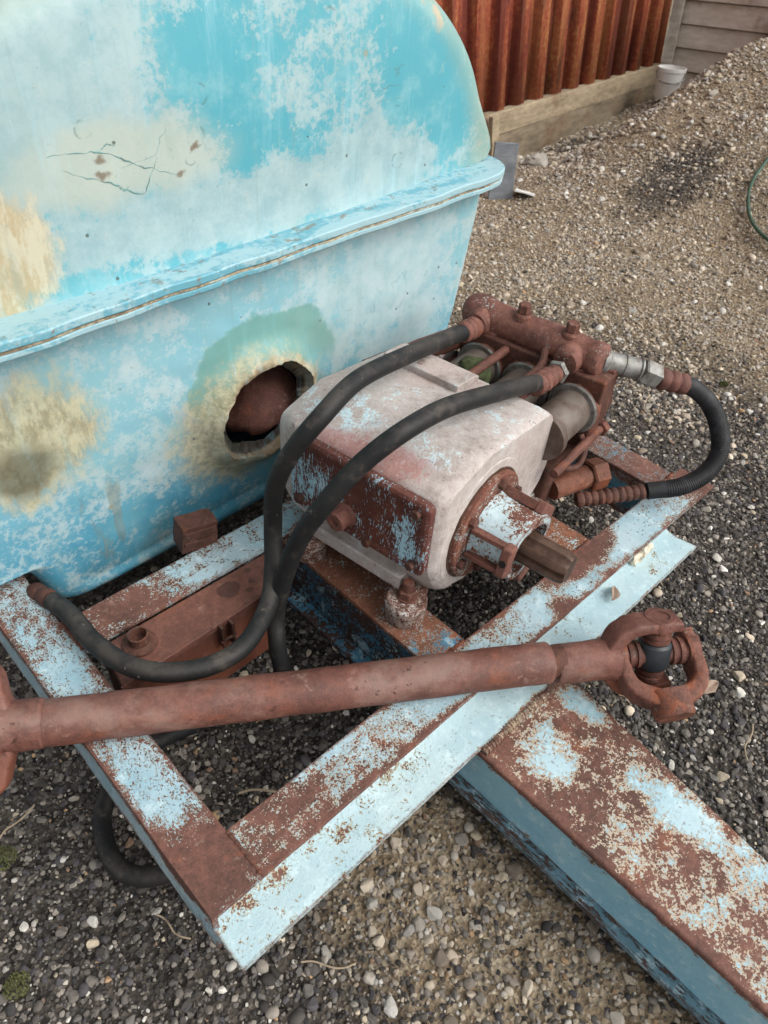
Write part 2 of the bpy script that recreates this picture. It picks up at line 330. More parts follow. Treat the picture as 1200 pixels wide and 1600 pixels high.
def m_rim():
    k = N('tank_rim'); mid = k.noise(26, 8, 0.7); fin = k.noise(110, 6, 0.7); s = k.noise(18, 7, 0.7, k.scale((.25, 1, 1)))
    col = k.mix(k.ss(k.add(k.mul(s, .7), k.mul(fin, .3)), 0.49, 0.56), '#97b7be', '#659fae')
    col = k.mix(k.mul(k.ss(mid, 0.55, 0.7), 0.4), col, '#a8c4c4')
    br = k.ss(k.add(k.noise(60, 6, 0.7), k.mul(s, 0.4)), 0.78, 0.86); col = k.mix(k.mul(br, 0.7), col, '#7d6a50')
    return k.done(col, 0.5, 0.0, [(mid, 0.2, 0.003), (fin, 0.2, 0.0015)], 0.4)
M['rim'] = m_rim()
def m_seam():
    k = N('rim_seam'); a = k.noise(40, 8, .75, k.scale((.5, 1, 1))); b = k.noise(8, 5, .6); c = k.noise(150, 5, .7)
    col = k.ramp(k.add(k.mul(a, .6), k.mul(c, .4)), [(.34, '#4f4437'), (.47, '#857660'), (.55, '#b2a88f'), (.66, '#c6d4d3')])
    col = k.mix(k.mul(k.ss(b, .46, .60), .75), col, '#b9cfd2'); return k.done(col, .8, 0, [(a, .5, .003), (c, .4, .001)], .3)
M['seam'] = m_seam()
M['crack'] = m_plain('crack', '#6f9a98', .8, 0, .6, '#5d5a4c', 90)
M['fibre_in'] = m_plain('tank_inside', '#4a4030', 0.9, 0, 0.5, '#2a2218', 20)

def S01(t): t = max(0.0, min(1.0, t)); return t*t*(3-2*t)
def ray_outline(poly, c, n):
    """points of a closed outline as seen from c, one per angle"""
    out = []
    for i in range(n):
        a = 2*math.pi*i/n; dx, dz = math.cos(a), math.sin(a); best = None
        for (x0, z0), (x1, z1) in zip(poly, poly[1:]+poly[:1]):
            ex, ez = x1-x0, z1-z0; det = dx*(-ez)+ex*dz
            if abs(det) < 1e-12: continue
            bx, bz = x0-c[0], z0-c[1]
            t = (bx*(-ez)+ex*bz)/det; u = (dx*bz-dz*bx)/det
            if t > 0 and -1e-9 <= u <= 1+1e-9 and (best is None or t > best): best = t
        out.append((c[0]+dx*best, c[1]+dz*best))
    return out
def tank_shell(bm, outline, c, face_y, r, y_back, core=None, ny=24, face_fn=None):
    n = len(outline); K = 26; rings = []
    def inset(p, d):
        vx, vz = p[0]-c[0], p[1]-c[1]; L = math.hypot(vx, vz); return (p[0]-vx/L*d, p[1]-vz/L*d)
    ri = [r*(S01((p[1]-.372)/.09) if core is None else 1.0) for p in outline]
    front = [inset(p, q) for p, q in zip(outline, ri)]
    if core is not None:                               # a ragged round hole
        cr = [core*(1+0.05*math.sin(2*2*math.pi*i/n+1)+0.018*math.sin(7*2*math.pi*i/n)+0.016*mnoise.noise((i*.35, 0, 5))+0.012*mnoise.noise((i*1.1, 3, 5))) for i in range(n)]
        for q, (f, dy) in enumerate(((0.80, .020), (0.93, .016), (0.985, .008))):
            rings.append([tilt((c[0]+math.cos(2*math.pi*i/n)*cr[i]*f, face_y+dy+face_fn(c[0]+math.cos(2*math.pi*i/n)*cr[i], c[1]+math.sin(2*math.pi*i/n)*cr[i]), c[1]+math.sin(2*math.pi*i/n)*cr[i]*f)) for i in range(n)])
    for k in range(K+1):
        t = (k/K)**1.25; ring = []
        for i in range(n):
            a = 2*math.pi*i/n
            x0, z0 = (c[0]+math.cos(a)*cr[i], c[1]+math.sin(a)*cr[i]) if core is not None else (c[0]+math.cos(a)*.004, c[1]+math.sin(a)*.004)
            x, z = x0+(front[i][0]-x0)*t, z0+(front[i][1]-z0)*t
            ring.append(tilt((x, face_y+(face_fn(x, z) if face_fn else 0), z)))
        rings.append(ring)
    for k in range(1, 9):
        th = math.pi/2*k/8; ring = []
        for i in range(n):
            x, z = inset(outline[i], ri[i]*(1-math.sin(th))); ring.append(tilt((x, face_y+(face_fn(*front[i])*(1-k/8) if face_fn else 0)+r*(1-math.cos(th)), z)))
        rings.append(ring)
    for k in range(1, ny+1):
        y = face_y+r+(y_back-face_y-r)*k/ny; rings.append([tilt((p[0], y, p[1])) for p in outline])
    loft(bm, rings, core is None, True)

tank = thing('liquid_tank', 'large faded turquoise fibreglass tank with a broken round hole in its front', 'tank', (0.4, 0.47, -0.07))
def upper_face(x, z):
    return (-0.013*math.exp(-max(0, z-0.357)/0.050))*S01((.36-abs(x-.4))/.22) - 0.012*max(0, 1-((x-.4)/.45)**2)*math.sin(min(max((z-.36)/.3, 0), 1)*math.pi) + 0.0022*mnoise.noise((x*9, z*9, 3))
dome = []
for i in range(81):
    a = math.pi*i/80; dome.append((0.4+0.464*math.cos(a), 0.372+0.290*math.sin(a)))
dome += [(-0.058, .362), (-0.058, .357), (0.2, .357), (0.4, .357), (0.6, .357), (0.858, .357), (.858, .362)]
bm = bmesh.new(); tank_shell(bm, ray_outline(dome, (0.4, 0.47), 220), (0.4, 0.47), 0.482, 0.05, 1.55, face_fn=upper_face)
part('upper_shell', bm, M['tank_up'], tank, ang=50)
lo = [(-.055, .338), (-.05, .10), (-.045, .05), (-.035, .034), (-.01, .032), (.02, .03), (.045, .027), (.062, .015), (.074, -.02), (.083, -.05), (.10, -.066), (.14, -.074), (.3, -.078), (.55, -.078), (.68, -.07), (.76, -.045), (.80, -.005), (.822, .06), (.838, .15), (.852, .25), (.862, .338)]
def lower_face(x, z):
    d = math.hypot(x-HOLE.x, z-HOLE.z)
    b = -0.020*math.exp(-(max(0, d-HR)/0.020)**2)*(1+0.35*mnoise.noise((x*25, z*25, 1)))
    b -= .003*math.exp(-((d-HR)/.012)**2)*mnoise.noise((x*30, z*30, 8)) + .003*math.exp(-((d-HR)/.006)**2)*mnoise.noise((x*130, z*130, 3))
    return b + 0.020*max(0, (0.18-z)/0.2)**2 + 0.002*mnoise.noise((x*10, z*10, 7)) + 0.0012*mnoise.noise((x*40, z*40, 2))
def smooth_poly(p, n=6):
    return [(v.x, v.y) for v in spline([(a, b, 0) for a, b in p], n)]
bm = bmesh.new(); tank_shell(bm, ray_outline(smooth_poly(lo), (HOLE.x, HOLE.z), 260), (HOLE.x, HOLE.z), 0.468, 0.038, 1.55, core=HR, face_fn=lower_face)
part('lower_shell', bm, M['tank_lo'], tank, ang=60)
def rim_path(o):
    """half of the flange seen from above, with rounded front corners"""
    xr, yf, rr = 0.882+o, 0.432-o, 0.062
    P = [(-0.095-o, 1.55), (-0.095-o, yf+rr)] + [(-0.095-o+rr-rr*math.cos(a*math.pi/16), yf+rr-rr*math.sin(a*math.pi/16)) for a in range(1, 8)] + [(-.095-o+rr, yf)]
    P += [(-.03+(xr-rr+.03)*t/30, yf + 0.0015*math.sin(t*1.9)+.001*math.sin(t*.7)) for t in range(1, 30)]
    P += [(xr-rr+rr*math.sin(a*math.pi/16), yf+rr-rr*math.cos(a*math.pi/16)) for a in range(0, 9)] + [(xr, 1.55)]
    return P
rim = None
for nm, z0, z1, o, mt in (('rim', .3490, .3592, 0, 'rim'), ('rim', .3385, .3462, -.0008, 'rim'), ('rim_seam', .3463, .3489, -.0010, 'seam')):
    pl = rim_path(o); bm = bmesh.new(); top, bot = [], []
    for x, y in pl:
        wv = 0.0014*mnoise.noise((x*22, y*22, z0*9)) if mt == 'rim' else 0
        q = .0012*mnoise.noise((x*60, y*60, 4)) if mt == 'seam' else 0
        bot.append(bm.verts.new(tilt((x, y+q, z0+wv)))); top.append(bm.verts.new(tilt((x, y+q, z1+wv))))
    ct = bm.verts.new(tilt((.4, 1.2, z1))); cb = bm.verts.new(tilt((.4, 1.2, z0))); m_ = len(top)
    for a in range(m_):
        b = (a+1) % m_; bm.faces.new((bot[a], bot[b], top[b], top[a])); bm.faces.new((top[a], top[b], ct)); bm.faces.new((bot[b], bot[a], cb))
    part(nm, bm, M[mt], tank, bev=0.0022 if mt == 'rim' else 0, ang=40)
# cracks in the paint layer of the upper shell
for pts in (((.1884, .4877), (.219, .4868), (.2443, .4846), (.2755, .4709), (.2987, .4597), (.3311, .4492)), ((.2034, .474), (.2268, .4642), (.2517, .4549), (.2806, .439), (.2944, .4555), (.3044, .4724)), ((.2517, .4549), (.262, .447), (.27, .449)), ((.2443, .4846), (.252, .490), (.262, .489))):
    bm = bmesh.new(); q = spline([(x, 0, z-.035*(x-.4)) for x, z in pts], 14); q = [tilt((v.x+.002*mnoise.noise((v.x*150, v.z*150, 0)), .482+upper_face(v.x, v.z)+.0004, v.z+.0025*mnoise.noise((v.x*120, 3, v.z*120)))) for v in q]
    sweep(bm, q, lambda t: .0004+.0007*math.sin(math.pi*t)*(.6+.4*math.sin(t*37)), 8); part('crack', bm, M['crack'], tank)
# the rusted agitator seen through the hole
bm = bmesh.new()
lathe(bm, (.492, .56, .205), Vector((-.20, -.25, -.93)), [(-.02, .012), (0, .02), (.05, .024), (.085, .030), (.115, .046), (.145, .066), (.165, .073), (.180, .066), (.190, .04), (.192, .005)], 36)
lathe(bm, (.56, .56, .03), Vector((-.8, -.35, .12)), [(-.06, .04), (0, .042), (.05, .045), (.085, .036), (.09, .006)], 28)
lump(bm, 0.020, 15, 4); lump(bm, .006, 50, 9)
for v in bm.verts: v.co += Vector((.014, .022, .0))
part('agitator', bm, M['rust_pink'], tank, ang=180)
def rough_steel(bm):
    subdiv_long(bm, .035, 6); lump(bm, .0009, 9, 3); lump(bm, .0005, 45, 6)
# ------------------------------------------------------------------ the trailer frame
FW, FF = 0.056, 0.058
frame = thing('trailer_frame', 'flaking pale blue and rusty steel trailer frame with a wide drawbar', 'trailer', (0.45, 0.2, -0.15))
def spt(*a): return list(a)
M['chan_left'] = m_paint('paint_left', bias=0.015, fine=1.5, streak=(1, .6, 1), spots=[((.03,.33,0),(.045,.05,.1),.10), ((.028,.16,0),(.03,.14,.1),.07), ((.03,.245,0),(.05,.03,.1),-.10), ((.062,.30,0),(.02,.05,.1),-.14), ((.03,.05,0),(.07,.065,.1),-.24), ((.0,.2,0),(.012,.5,.05),-.12), ((.02,.27,0),(.03,.03,.1),-.06), ((0,.2,-.04),(.008,.6,.034),.25)])
bm = bmesh.new()
box(bm, 0, FW, -.0, 1.45, -.0065, 0); box(bm, 0, .006, .0012, 1.45, -.08, -.0067); box(bm, .0062, FW-.004, .0012, 1.45, -.08, -.074)
rough_steel(bm); part('channel_beam', bm, M['chan_left'], frame, bev=.0005)
M['chan_front'] = m_paint('paint_front', bias=-0.012, fine=1.05, pw=.03, spots=[((.62,.03,0),(.26,.05,.1),.13), ((.33,.03,0),(.09,.05,.1),.11), ((.45,.05,0),(.03,.04,.1),-.10), ((.64,.045,0),(.10,.030,.1),-.45), ((.55,.012,0),(.03,.02,.1),-.3), ((.10,.03,0),(.08,.07,.1),-.10), ((.17,.055,0),(.1,.012,.1),.10), ((.40,.058,0),(.5,.007,.1),-.10), ((.40,.0,0),(.6,.010,.1),-.16), ((.80,.03,0),(.10,.05,.1),.08), ((.93,.03,0),(.06,.06,.1),-.2)])
bm = bmesh.new()
box(bm, FW+.0002, .945, 0, FF, -.0068, -.0002); box(bm, .008, .86, .020, .0262, -.0365, -.0072)
rough_steel(bm); part('channel_beam', bm, M['chan_front'], frame, bev=.0005)
M['flange'] = m_paint('paint_flange', paint='#afc3c5', deep='#9fbac1', bias=0.115, fine=.9, speck=.35, primer='#e6dcae', spots=[((.08,.0,-.03),(.10,.018,.02),-.10), ((.25,.012,-.03),(.05,.02,.02),-.10), ((.4,-.046,-.036),(.6,.008,.02),-.20), ((.05,.008,-.03),(.12,.016,.03),-.09), ((.22,.004,-.03),(.07,.02,.03),-.07), ((.15,-.01,-.035),(.02,.01,.02),-.12), ((.37,-.015,-.036),(.04,.03,.03),-.05), ((.42,-.04,-.036),(.07,.008,.03),-.2)])
bm = bmesh.new()
prof = [(-.0415,-.0425), (-.0415,-.0365), (-.010,-.0355), (.004,-.0335), (.013,-.029), (.0175,-.021), (.0188,-.0076), (.0196,-.0076), (.0196,-.0425)]
xs = [.001, .05, .2, .4, .6, .75, .832]
loft(bm, [[Vector((x + (0 if x < .8 else (.007 if y < -.03 else .0)), y, z)) for y, z in prof] for x in xs])
part('angle_flange', bm, M['flange'], frame, bev=.0012, label='bright pale blue lower flange along the front beam')
M['chan_rear'] = m_paint('paint_rear', bias=0.0, fine=.85, spots=[((.14,.37,0),(.07,.05,.1),-.16), ((.30,.37,0),(.14,.04,.1),.08), ((.20,.36,0),(.05,.03,.1),.05), ((.5,.37,0),(.2,.06,.1),.10)])
bm = bmesh.new()
box(bm, FW+.001, .862, .343, .4, -.0075, -.0003); box(bm, FW+.001, .862, .393, .3992, -.08, -.0078)
rough_steel(bm); part('channel_beam', bm, M['chan_rear'], frame, bev=.0016)
M['chan_right'] = m_paint('paint_right', bias=-0.07, deep='#3c6f86', paint='#5d93a8', spots=[((.90,.11,0),(.05,.03,.05),-.1), ((.864,.1,-.045),(.01,.5,.034),.22)], rust_tint='#7d5f56')
bm = bmesh.new()
box(bm, .864, .922, FF+.001, 1.45, -.0066, -.0006); box(bm, .864, .870, FF+.001, 1.45, -.08, -.0068); box(bm, .8702, .918, FF+.001, 1.45, -.08, -.074)
rough_steel(bm); part('channel_beam', bm, M['chan_right'], frame, bev=.0016)
M['beam_l'] = m_paint('paint_beam', bias=-0.085, rust_tint='#8a5a3c', deep='#2f6580', paint='#4f8fae', spots=[((.38,.08,0),(.05,.05,.02),.06), ((.347,.17,-.05),(.012,.14,.035),.085), ((.40,.065,0),(.02,.03,.02),.12), ((.40,.2,-.09),(.02,.2,.02),.2)])
bm = bmesh.new()
box(bm, .347, .410, FF+.001, .342, -.0085, -.0008)
rough_steel(bm); bl = part('support_beam', bm, M['beam_l'], frame, bev=.0014, label='rust brown beam under the near feet of the gearbox')
M['beam_web'] = m_paint('paint_shaded_web', paint='#3f7691', deep='#2b566c', bias=-.01, primer='#3a3a36', rust_tint='#221c1a', rmix=.75, fine=.5, speck=1)  # grime and old blue, with the shadow under the beam put into the colours
bm = bmesh.new(); box(bm, .351, .357, FF+.001, .342, -.088, -.0087); rough_steel(bm); part('beam_web', bm, M['beam_web'], bl, label='dirty web with remains of blue paint, its colour darkened as shade')
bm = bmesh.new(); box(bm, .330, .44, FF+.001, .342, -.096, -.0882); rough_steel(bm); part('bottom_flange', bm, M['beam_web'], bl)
M['beam_r'] = m_paint('paint_beam_far', bias=-0.075, rust_tint='#95603c', spots=[((.64,.1,0),(.06,.05,.02),-.05)])
bm = bmesh.new()
box(bm, .583, .684, FF+.001, .342, -.0088, -.0009); box(bm, .676, .682, FF+.001, .342, -.088, -.009); box(bm, .655, .70, FF+.001, .342, -.096, -.0882)
rough_steel(bm); part('support_beam', bm, M['beam_r'], frame, bev=.0014)
# drawbar: a welded box tapering to the hitch
def bar_x(y): return .331, .494 + (y+.106)*.126
bar = [(bar_x(.012)[0], .012), (bar_x(.012)[1], .012), (bar_x(-.55)[1], -.55), (.36, -1.0), (.345, -1.0), (.331, -.55)]
M['bar_top'] = m_paint('paint_drawbar_top', paint='#adc6cd', deep='#97b9c4', bias=-0.095, fine=.85, speck=.5, pw=.055, primer='#bfb09a', spots=[((.385,-.10,-.04),(.05,.045,.06),.19), ((.385,-.115,-.04),(.02,.03,.06),.10), ((.475,-.085,-.04),(.022,.05,.06),.24), ((.445,-.235,-.04),(.03,.075,.06),.22), ((.42,-.22,-.04),(.08,.12,.06),.05), ((.36,-.33,-.04),(.12,.12,.06),.055), ((.45,-.33,-.04),(.06,.1,.06),.07), ((.39,-.055,-.04),(.05,.025,.06),-.05), ((.331,-.2,-.045),(.012,.6,.02),-.2), ((.365,-.19,-.04),(.03,.05,.06),.03)])
M['bar_side'] = m_paint('paint_drawbar_side', paint='#92bdcb', deep='#7fb0c2', bias=.17, fine=.8, speck=.25, streak=(1, .35, 1), spots=[((.335,-.2,-.058),(.02,.8,.012),-.16), ((.335,-.2,-.127),(.02,.8,.010),-.16), ((.33,-.47,-.08),(.03,.06,.06),-.30), ((.33,-.36,-.075),(.03,.05,.02),-.13)])
bm = bmesh.new(); prism(bm, bar, -.055, -.0445); subdiv_long(bm, .2, 2)
db = part('drawbar', bm, M['bar_top'], frame, bev=.004, seg=3)
bm = bmesh.new()
prism(bm, [(.3345, .0115), (.3405, .0115), (.3405, -.99), (.3345, -.99)], -.126, -.0552)
part('web_plate', bm, M['bar_side'], db, bev=.001, label='blue painted side of the drawbar')
bm = bmesh.new()
xr = lambda y: bar_x(y)[1]
prism(bm, [(xr(.0115)-.010, .0115), (xr(.0115)-.004, .0115), (xr(-.55)-.004, -.55), (.353, -.985), (.347, -.985), (xr(-.55)-.010, -.55)], -.126, -.0552)
part('web_plate', bm, M['bar_side'], db, bev=.001)
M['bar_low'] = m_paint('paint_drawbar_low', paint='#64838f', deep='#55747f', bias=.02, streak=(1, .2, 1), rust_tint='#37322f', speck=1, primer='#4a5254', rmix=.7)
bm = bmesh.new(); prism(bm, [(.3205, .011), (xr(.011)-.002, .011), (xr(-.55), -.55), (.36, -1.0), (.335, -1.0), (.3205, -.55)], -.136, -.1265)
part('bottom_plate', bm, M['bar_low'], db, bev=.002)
# weld bead between flange and drawbar
M['weld'] = m_paint('paint_weld', paint='#d9d2ba', deep='#b7a98c', primer='#a5927a', bias=-.005, fine=1.5, speck=.8)
bm = bmesh.new(); pth = spline([(.334, -.0445, -.0425), (.37, -.0450, -.0420), (.41, -.0447, -.0422), (.45, -.0452, -.0418), (.494, -.0445, -.0425)], 30)
sweep(bm, pth, lambda t: .0058*(1+.16*math.sin(t*210)+.12*math.sin(t*47)), 12); lump(bm, .002, 90, 2); part('weld_bead', bm, M['weld'], frame)
M['weld_rust'] = m_rust('weld_rust', '#6d4a3d', .3, .4)
for pa_, pb_, rr_ in (((.0565, .004, -.0006), (.0565, .056, -.0006), .0024), ((.0565, .345, -.0006), (.0565, .398, -.0006), .0026), ((.349, .0588, -.0015), (.408, .0588, -.0015), .0030), ((.586, .0588, -.0015), (.682, .0588, -.0015), .0032), ((.866, .0588, -.001), (.920, .0588, -.001), .0028), ((.349, .3424, -.0015), (.408, .3424, -.0015), .0028)):
    bm = bmesh.new(); a_, b_ = Vector(pa_), Vector(pb_); sweep(bm, [a_.lerp(b_, i/50) for i in range(51)], lambda t: rr_*(1+.20*math.sin(t*150)+.15*math.sin(t*37+pa_[0]*9)), 10); lump(bm, .0010, 120, pa_[0]); part('weld_bead', bm, M['weld_rust'], frame)
# white crusty lump on the flange
bm = bmesh.new()
for i in range(7):
    random.seed(i); bmesh.ops.create_icosphere(bm, subdivisions=2, radius=.007+.004*random.random(), matrix=Matrix.Translation((.728+.006*i, .004+.004*random.random(), -.030+.006*random.random())))
lump(bm, .007, 120, 3)
crust = solo('snail_crust', bm, m_plain('crust', '#d9d2bf', .8, 0, .6, '#8f7f66', 110, .8), 'cream crusty lump stuck in the corner of the bright blue flange', 'debris')

# ------------------------------------------------------------------ oil reservoir and bracket block
def m_reservoir():
    k = N('reservoir_rust'); col, f = rust_color(k); col = k.mix(.45, col, '#6e483d')
    w = k.warp(.012, 50)
    st = k.ss(k.spot(w, (.242, .318, -.006), (.020, .017, .02)), .18, .30); col = k.mix(k.mul(st, .7), col, '#3b2320')
    st2 = k.ss(k.spot(w, (.300, .310, -.006), (.014, .012, .02)), .15, .3); col = k.mix(k.mul(st2, .6), col, '#3b2320')
    for q in ((.272, .312), (.262, .30), (.28, .33)):
        d = k.ss(k.spot(w, (q[0], q[1], -.006), (.006, .006, .02)), .1, .4); col = k.mix(k.mul(d, .55), col, '#3b2320')
    org = k.mul(k.ss(k.add(k.math('MULTIPLY', k.sep()[2], -14), k.mul(k.noise(30, 6, .6), .5)), .4, .9), .5); col = k.mix(org, col, '#7c4630')
    return k.done(col, k.add(.5, k.mul(f, .25)), 0, [(f, .25, .003)], .4)
M['reservoir'] = m_reservoir()
res = thing('oil_reservoir', 'low rust red steel box with a round filler neck beside the hoses', 'oil tank', (.19, .31, -.12))
bm = bmesh.new(); prism(bm, [(.066, .275), (.298, .283), (.318, .3415), (.075, .3415)], -.125, -.006); subdiv_long(bm, .06, 2)
part('box_body', bm, M['reservoir'], res, bev=.003)
bm = bmesh.new(); prism(bm, [(.064, .2725), (.300, .2805), (.302, .2835), (.064, .2755)], -.014, -.0045); part('lip', bm, M['rust_pink'], res, bev=.001)
bm = bmesh.new(); lathe(bm, (.112, .315, -.0062), (0, 0, 1), [(0, .021), (.003, .0205), (.0045, .014), (.006, .0125), (.018, .0122), (.0185, .0102), (.012, .0098), (.004, .0095)], 28); part('filler_neck', bm, M['rust_dark'], res)
bm = bmesh.new()
box(bm, .196, .200, .268, .2775, -.042, -.004); box(bm, .211, .215, .268, .278, -.048, -.006); cyl(bm, (.194, .270, -.03), (.217, .270, -.03), .0022, 10)
sweep(bm, spline([(.213, .268, -.03), (.214, .262, -.04), (.212, .260, -.052), (.207, .263, -.056)], 6), .0016, 8)
part('latch', bm, M['rust_dark'], res, bev=.0008)
bm = bmesh.new(); box(bm, .232, .282, .398, .428, -.002, .040); box(bm, .234, .280, .396, .430, .008, .016); box(bm, .234, .280, .396, .430, .024, .033)
bmesh.ops.rotate(bm, verts=bm.verts, cent=(.257, .413, .02), matrix=Matrix.Rotation(R(-9), 3, 'Z') @ Matrix.Rotation(R(7), 3, 'Y')); subdiv_long(bm, .015, 2); lump(bm, .0025, 60, 1)
solo('steel_block', bm, M['rust_dark'], 'dark rusty ribbed steel block on the beam against the tank bottom', 'block', bev=.0015)

# ------------------------------------------------------------------ gearbox pump (own axes: u across, v to the rear, w up)
PB = T @ PM
pump = thing('gearbox_pump', 'pinkish white cast gearbox pump with splined shaft and rusty manifold', 'pump', base=PB)
def m_cast():
    k = N('cast_housing'); a = k.noise(12, 8, .65); b = k.noise(60, 7, .72); c = k.noise(300, 4, .7); w = k.warp(.04, 18)
    col = k.ramp(k.add(k.mul(a, .5), k.mul(b, .35), k.mul(c, .15)), [(.36, '#827670'), (.46, '#a79d97'), (.55, '#bab2ad'), (.68, '#d2cdc8')])
    col = k.mix(k.mul(k.ss(k.noise(7, 6, .6), .45, .62), .4), col, '#af9a93')
    v = k.add(k.mul(b, .5), k.mul(a, .3), k.mul(c, .2))
    blue = k.ss(k.add(v, k.spots(w, [((-.05,.18,.21),(.05,.09,.05),.10), ((-.06,.06,.21),(.04,.05,.05),.10), ((.02,.15,.22),(.1,.1,.04),.02), ((-.04,.03,.23),(.05,.03,.05),.06), ((-.02,.0,.13),(.11,.02,.11),-.06), ((.08,.05,.22),(.06,.06,.05),.03)])), .555, .60)
    col = k.mix(k.mul(blue, .85), col, k.mix(k.ss(c, .4, .6), '#a9cad6', '#c5dade'))
    red = k.ss(k.add(v, k.spots(w, [((-.085,.10,.205),(.06,.10,.05),.22), ((-.07,.05,.21),(.04,.05,.04),.10), ((.06,.2,.22),(.06,.1,.03),.07), ((-.09,.16,.205),(.03,.06,.04),.1)])), .585, .675)
    col = k.mix(k.mul(red, .8), col, k.mix(k.ss(b, .4, .6), '#96605a', '#a5746c'))
    rust = k.ss(k.add(v, k.mul(k.ss(k.sep()[2], .08, .0), .12), k.spots(w, [((.11,.2,.22),(.05,.12,.05),.12)])), .63, .68); col = k.mix(k.mul(rust, .8), col, '#82513c')
    pit = k.mul(k.ss(k.noise(220, 2, .5), .66, .70), .6); col = k.mix(pit, col, '#6b5048')
    grime = k.mul(k.ss(k.noise(24, 8, .75), .55, .68), .55); col = k.mix(grime, col, '#84695d')
    scf = k.mul(k.ss(k.noise(130, 6, .75), .60, .68), .7); col = k.mix(scf, col, '#d2cbc5')
    g = k.sep(k.n('ShaderNodeNewGeometry').outputs['Pointiness']) if False else None
    return k.done(col, k.add(.5, k.mul(b, .3)), 0, [(a, .25, .006), (b, .40, .003), (c, .6, .0014), (blue, .15, .001)], .4)
M['cast'] = m_cast()
M['cast_dirty'] = m_paint('dirty_cast', paint='#b5a69d', deep='#9d8c82', bias=-.01, fine=1.2, primer='#8b7365', rust_tint='#6e4c3e')
M['cover'] = m_paint('paint_cover', paint='#a7cbd8', deep='#93bccb', bias=-.06, fine=.8, streak=(1, 1.7, .5), speck=.6, primer='#7a4336', rust_tint='#5a2d25', rmix=.55, spots=[((-.11,.03,.12),(.03,.05,.06),.10), ((-.11,.17,.14),(.03,.05,.05),.09), ((-.11,.10,.17),(.03,.05,.04),-.05), ((-.11,.035,.14),(.03,.02,.05),.03)])
M['bell'] = m_paint('paint_bell', paint='#b2c5ca', deep='#9fb9c2', bias=.005, fine=.8, speck=.4, primer='#cbb8a0', rust_tint='#6b3d33', spots=[((.02,-.05,.15),(.03,.02,.03),-.09), ((-.03,-.05,.13),(.03,.02,.03),.06), ((-.02,-.03,.15),(.04,.03,.03),.06)])
M['disc'] = m_paint('paint_disc', paint='#cfd5d0', deep='#a9cad6', bias=-.075, fine=1.3, rust_tint='#7a4330', streak=(1, 1, 1.5), spots=[((-.03,-.01,.1),(.03,.02,.05),.07), ((.06,-.01,.11),(.02,.02,.04),.06)])
body = [(-.066,.030), (-.086,.060), (-.100,.092), (-.100,.196), (-.093,.207), (-.016,.2245), (.146,.204), (.158,.192), (.180,.095), (.166,.070), (.11,.03), (0,.015)]
def chaikin(p, n=2):
    for _ in range(n):
        q = []
        for a, b in zip(p, p[1:]+p[:1]): 
            L = math.hypot(b[0]-a[0], b[1]-a[1]); t = min(.3, .004/L); q += [(a[0]*(1-t)+b[0]*t, a[1]*(1-t)+b[1]*t), (a[0]*t+b[0]*(1-t), a[1]*t+b[1]*(1-t))]
        p = q
    return p
body = chaikin(body)
def ring(prof, v, s=1.0, c=(.02,.12), ds=0):
    return [Vector((c[0]+(u-c[0])*s, v, c[1]+(w-c[1])*s+ds)) for u, w in prof]
bm = bmesh.new(); subc = (.18, .12)
loft(bm, [ring(body, .000, .935, subc), ring(body, .0025, .957, subc), ring(body, .008, .978, subc), ring(body, .018, .993, subc), ring(body, .030, 1.0, subc), ring(body, .06), ring(body, .10), ring(body, .15), ring(body, .205), ring(body, .228, .985), ring(body, .248, .90), ring(body, .255, .78)])
lump(bm, .0006, 50, 2); hb = part('housing', bm, M['cast'], pump, ang=21)
bm = bmesh.new(); lathe(bm, (.008, .012, .108), (0, -1, 0), [(0, .094), (.010, .0905), (.0125, .087), (.0128, .06)], 64); lump(bm, .0008, 60, 3); part('flange_boss', bm, M['cast'], hb)
bm = bmesh.new(); loft(bm, [[Vector((u, v, w)) for u, v, w in ((.085, y, .207), (.138, y, .199), (.138, y, .214), (.128, y, .2175), (.085, y, .2215))] for y in (.105, .11, .22, .225)]); part('top_rail', bm, M['cast'], pump, bev=.002)
bm = bmesh.new(); loft(bm, [[Vector((u, v, w)) for u, v, w in ((-.0985, y, .094), (-.0985, y, .206), (-.094, y, .2115), (-.090, y, .2125), (-.090, y, .094))] for y in (.2125, .2185)]); part('casting_rib', bm, M['cast'], pump, bev=.001)
# side cover with raised rim
bm = bmesh.new()
def rr(v0, v1, w0, w1, r, n=5):
    P = []
    for (cv, cw, a0) in ((v1-r, w1-r, 0), (v0+r, w1-r, 90), (v0+r, w0+r, 180), (v1-r, w0+r, 270)):
        for i in range(n+1): a = R(a0+90*i/n); P.append((cv+r*math.cos(a), cw+r*math.sin(a)))
    return P
o1, o2, o3 = rr(.006, .212, .094, .202, .010), rr(.010, .208, .098, .198, .008), rr(.016, .202, .104, .192, .006)
loft(bm, [[Vector((u, v, w)) for v, w in o] for u, o in ((-.0975, o1), (-.1075, o1), (-.110, o2), (-.110, o3), (-.1065, o3))])
cov = part('cover_plate', bm, M['cover'], pump, bev=.0012, label='rust red side cover with flaking pale blue paint')
for v, w in ((.022, .108), (.022, .188), (.195, .108), (.195, .188), (.086, .103)):
    bm = bmesh.new(); hexp(bm, (-.1066, v, w), (-.1155, v, w), .0062); part('bolt', bm, M['rust_dark'], cov)
bm = bmesh.new(); lathe(bm, (-.106, .124, .122), (-1, 0, 0), [(0, .017), (.004, .0165), (.006, .013), (.018, .0135), (.021, .012), (.0212, .006), (.016, .005), (.0155, .001)], 24); part('drain_plug', bm, M['rust_pink'], pump)
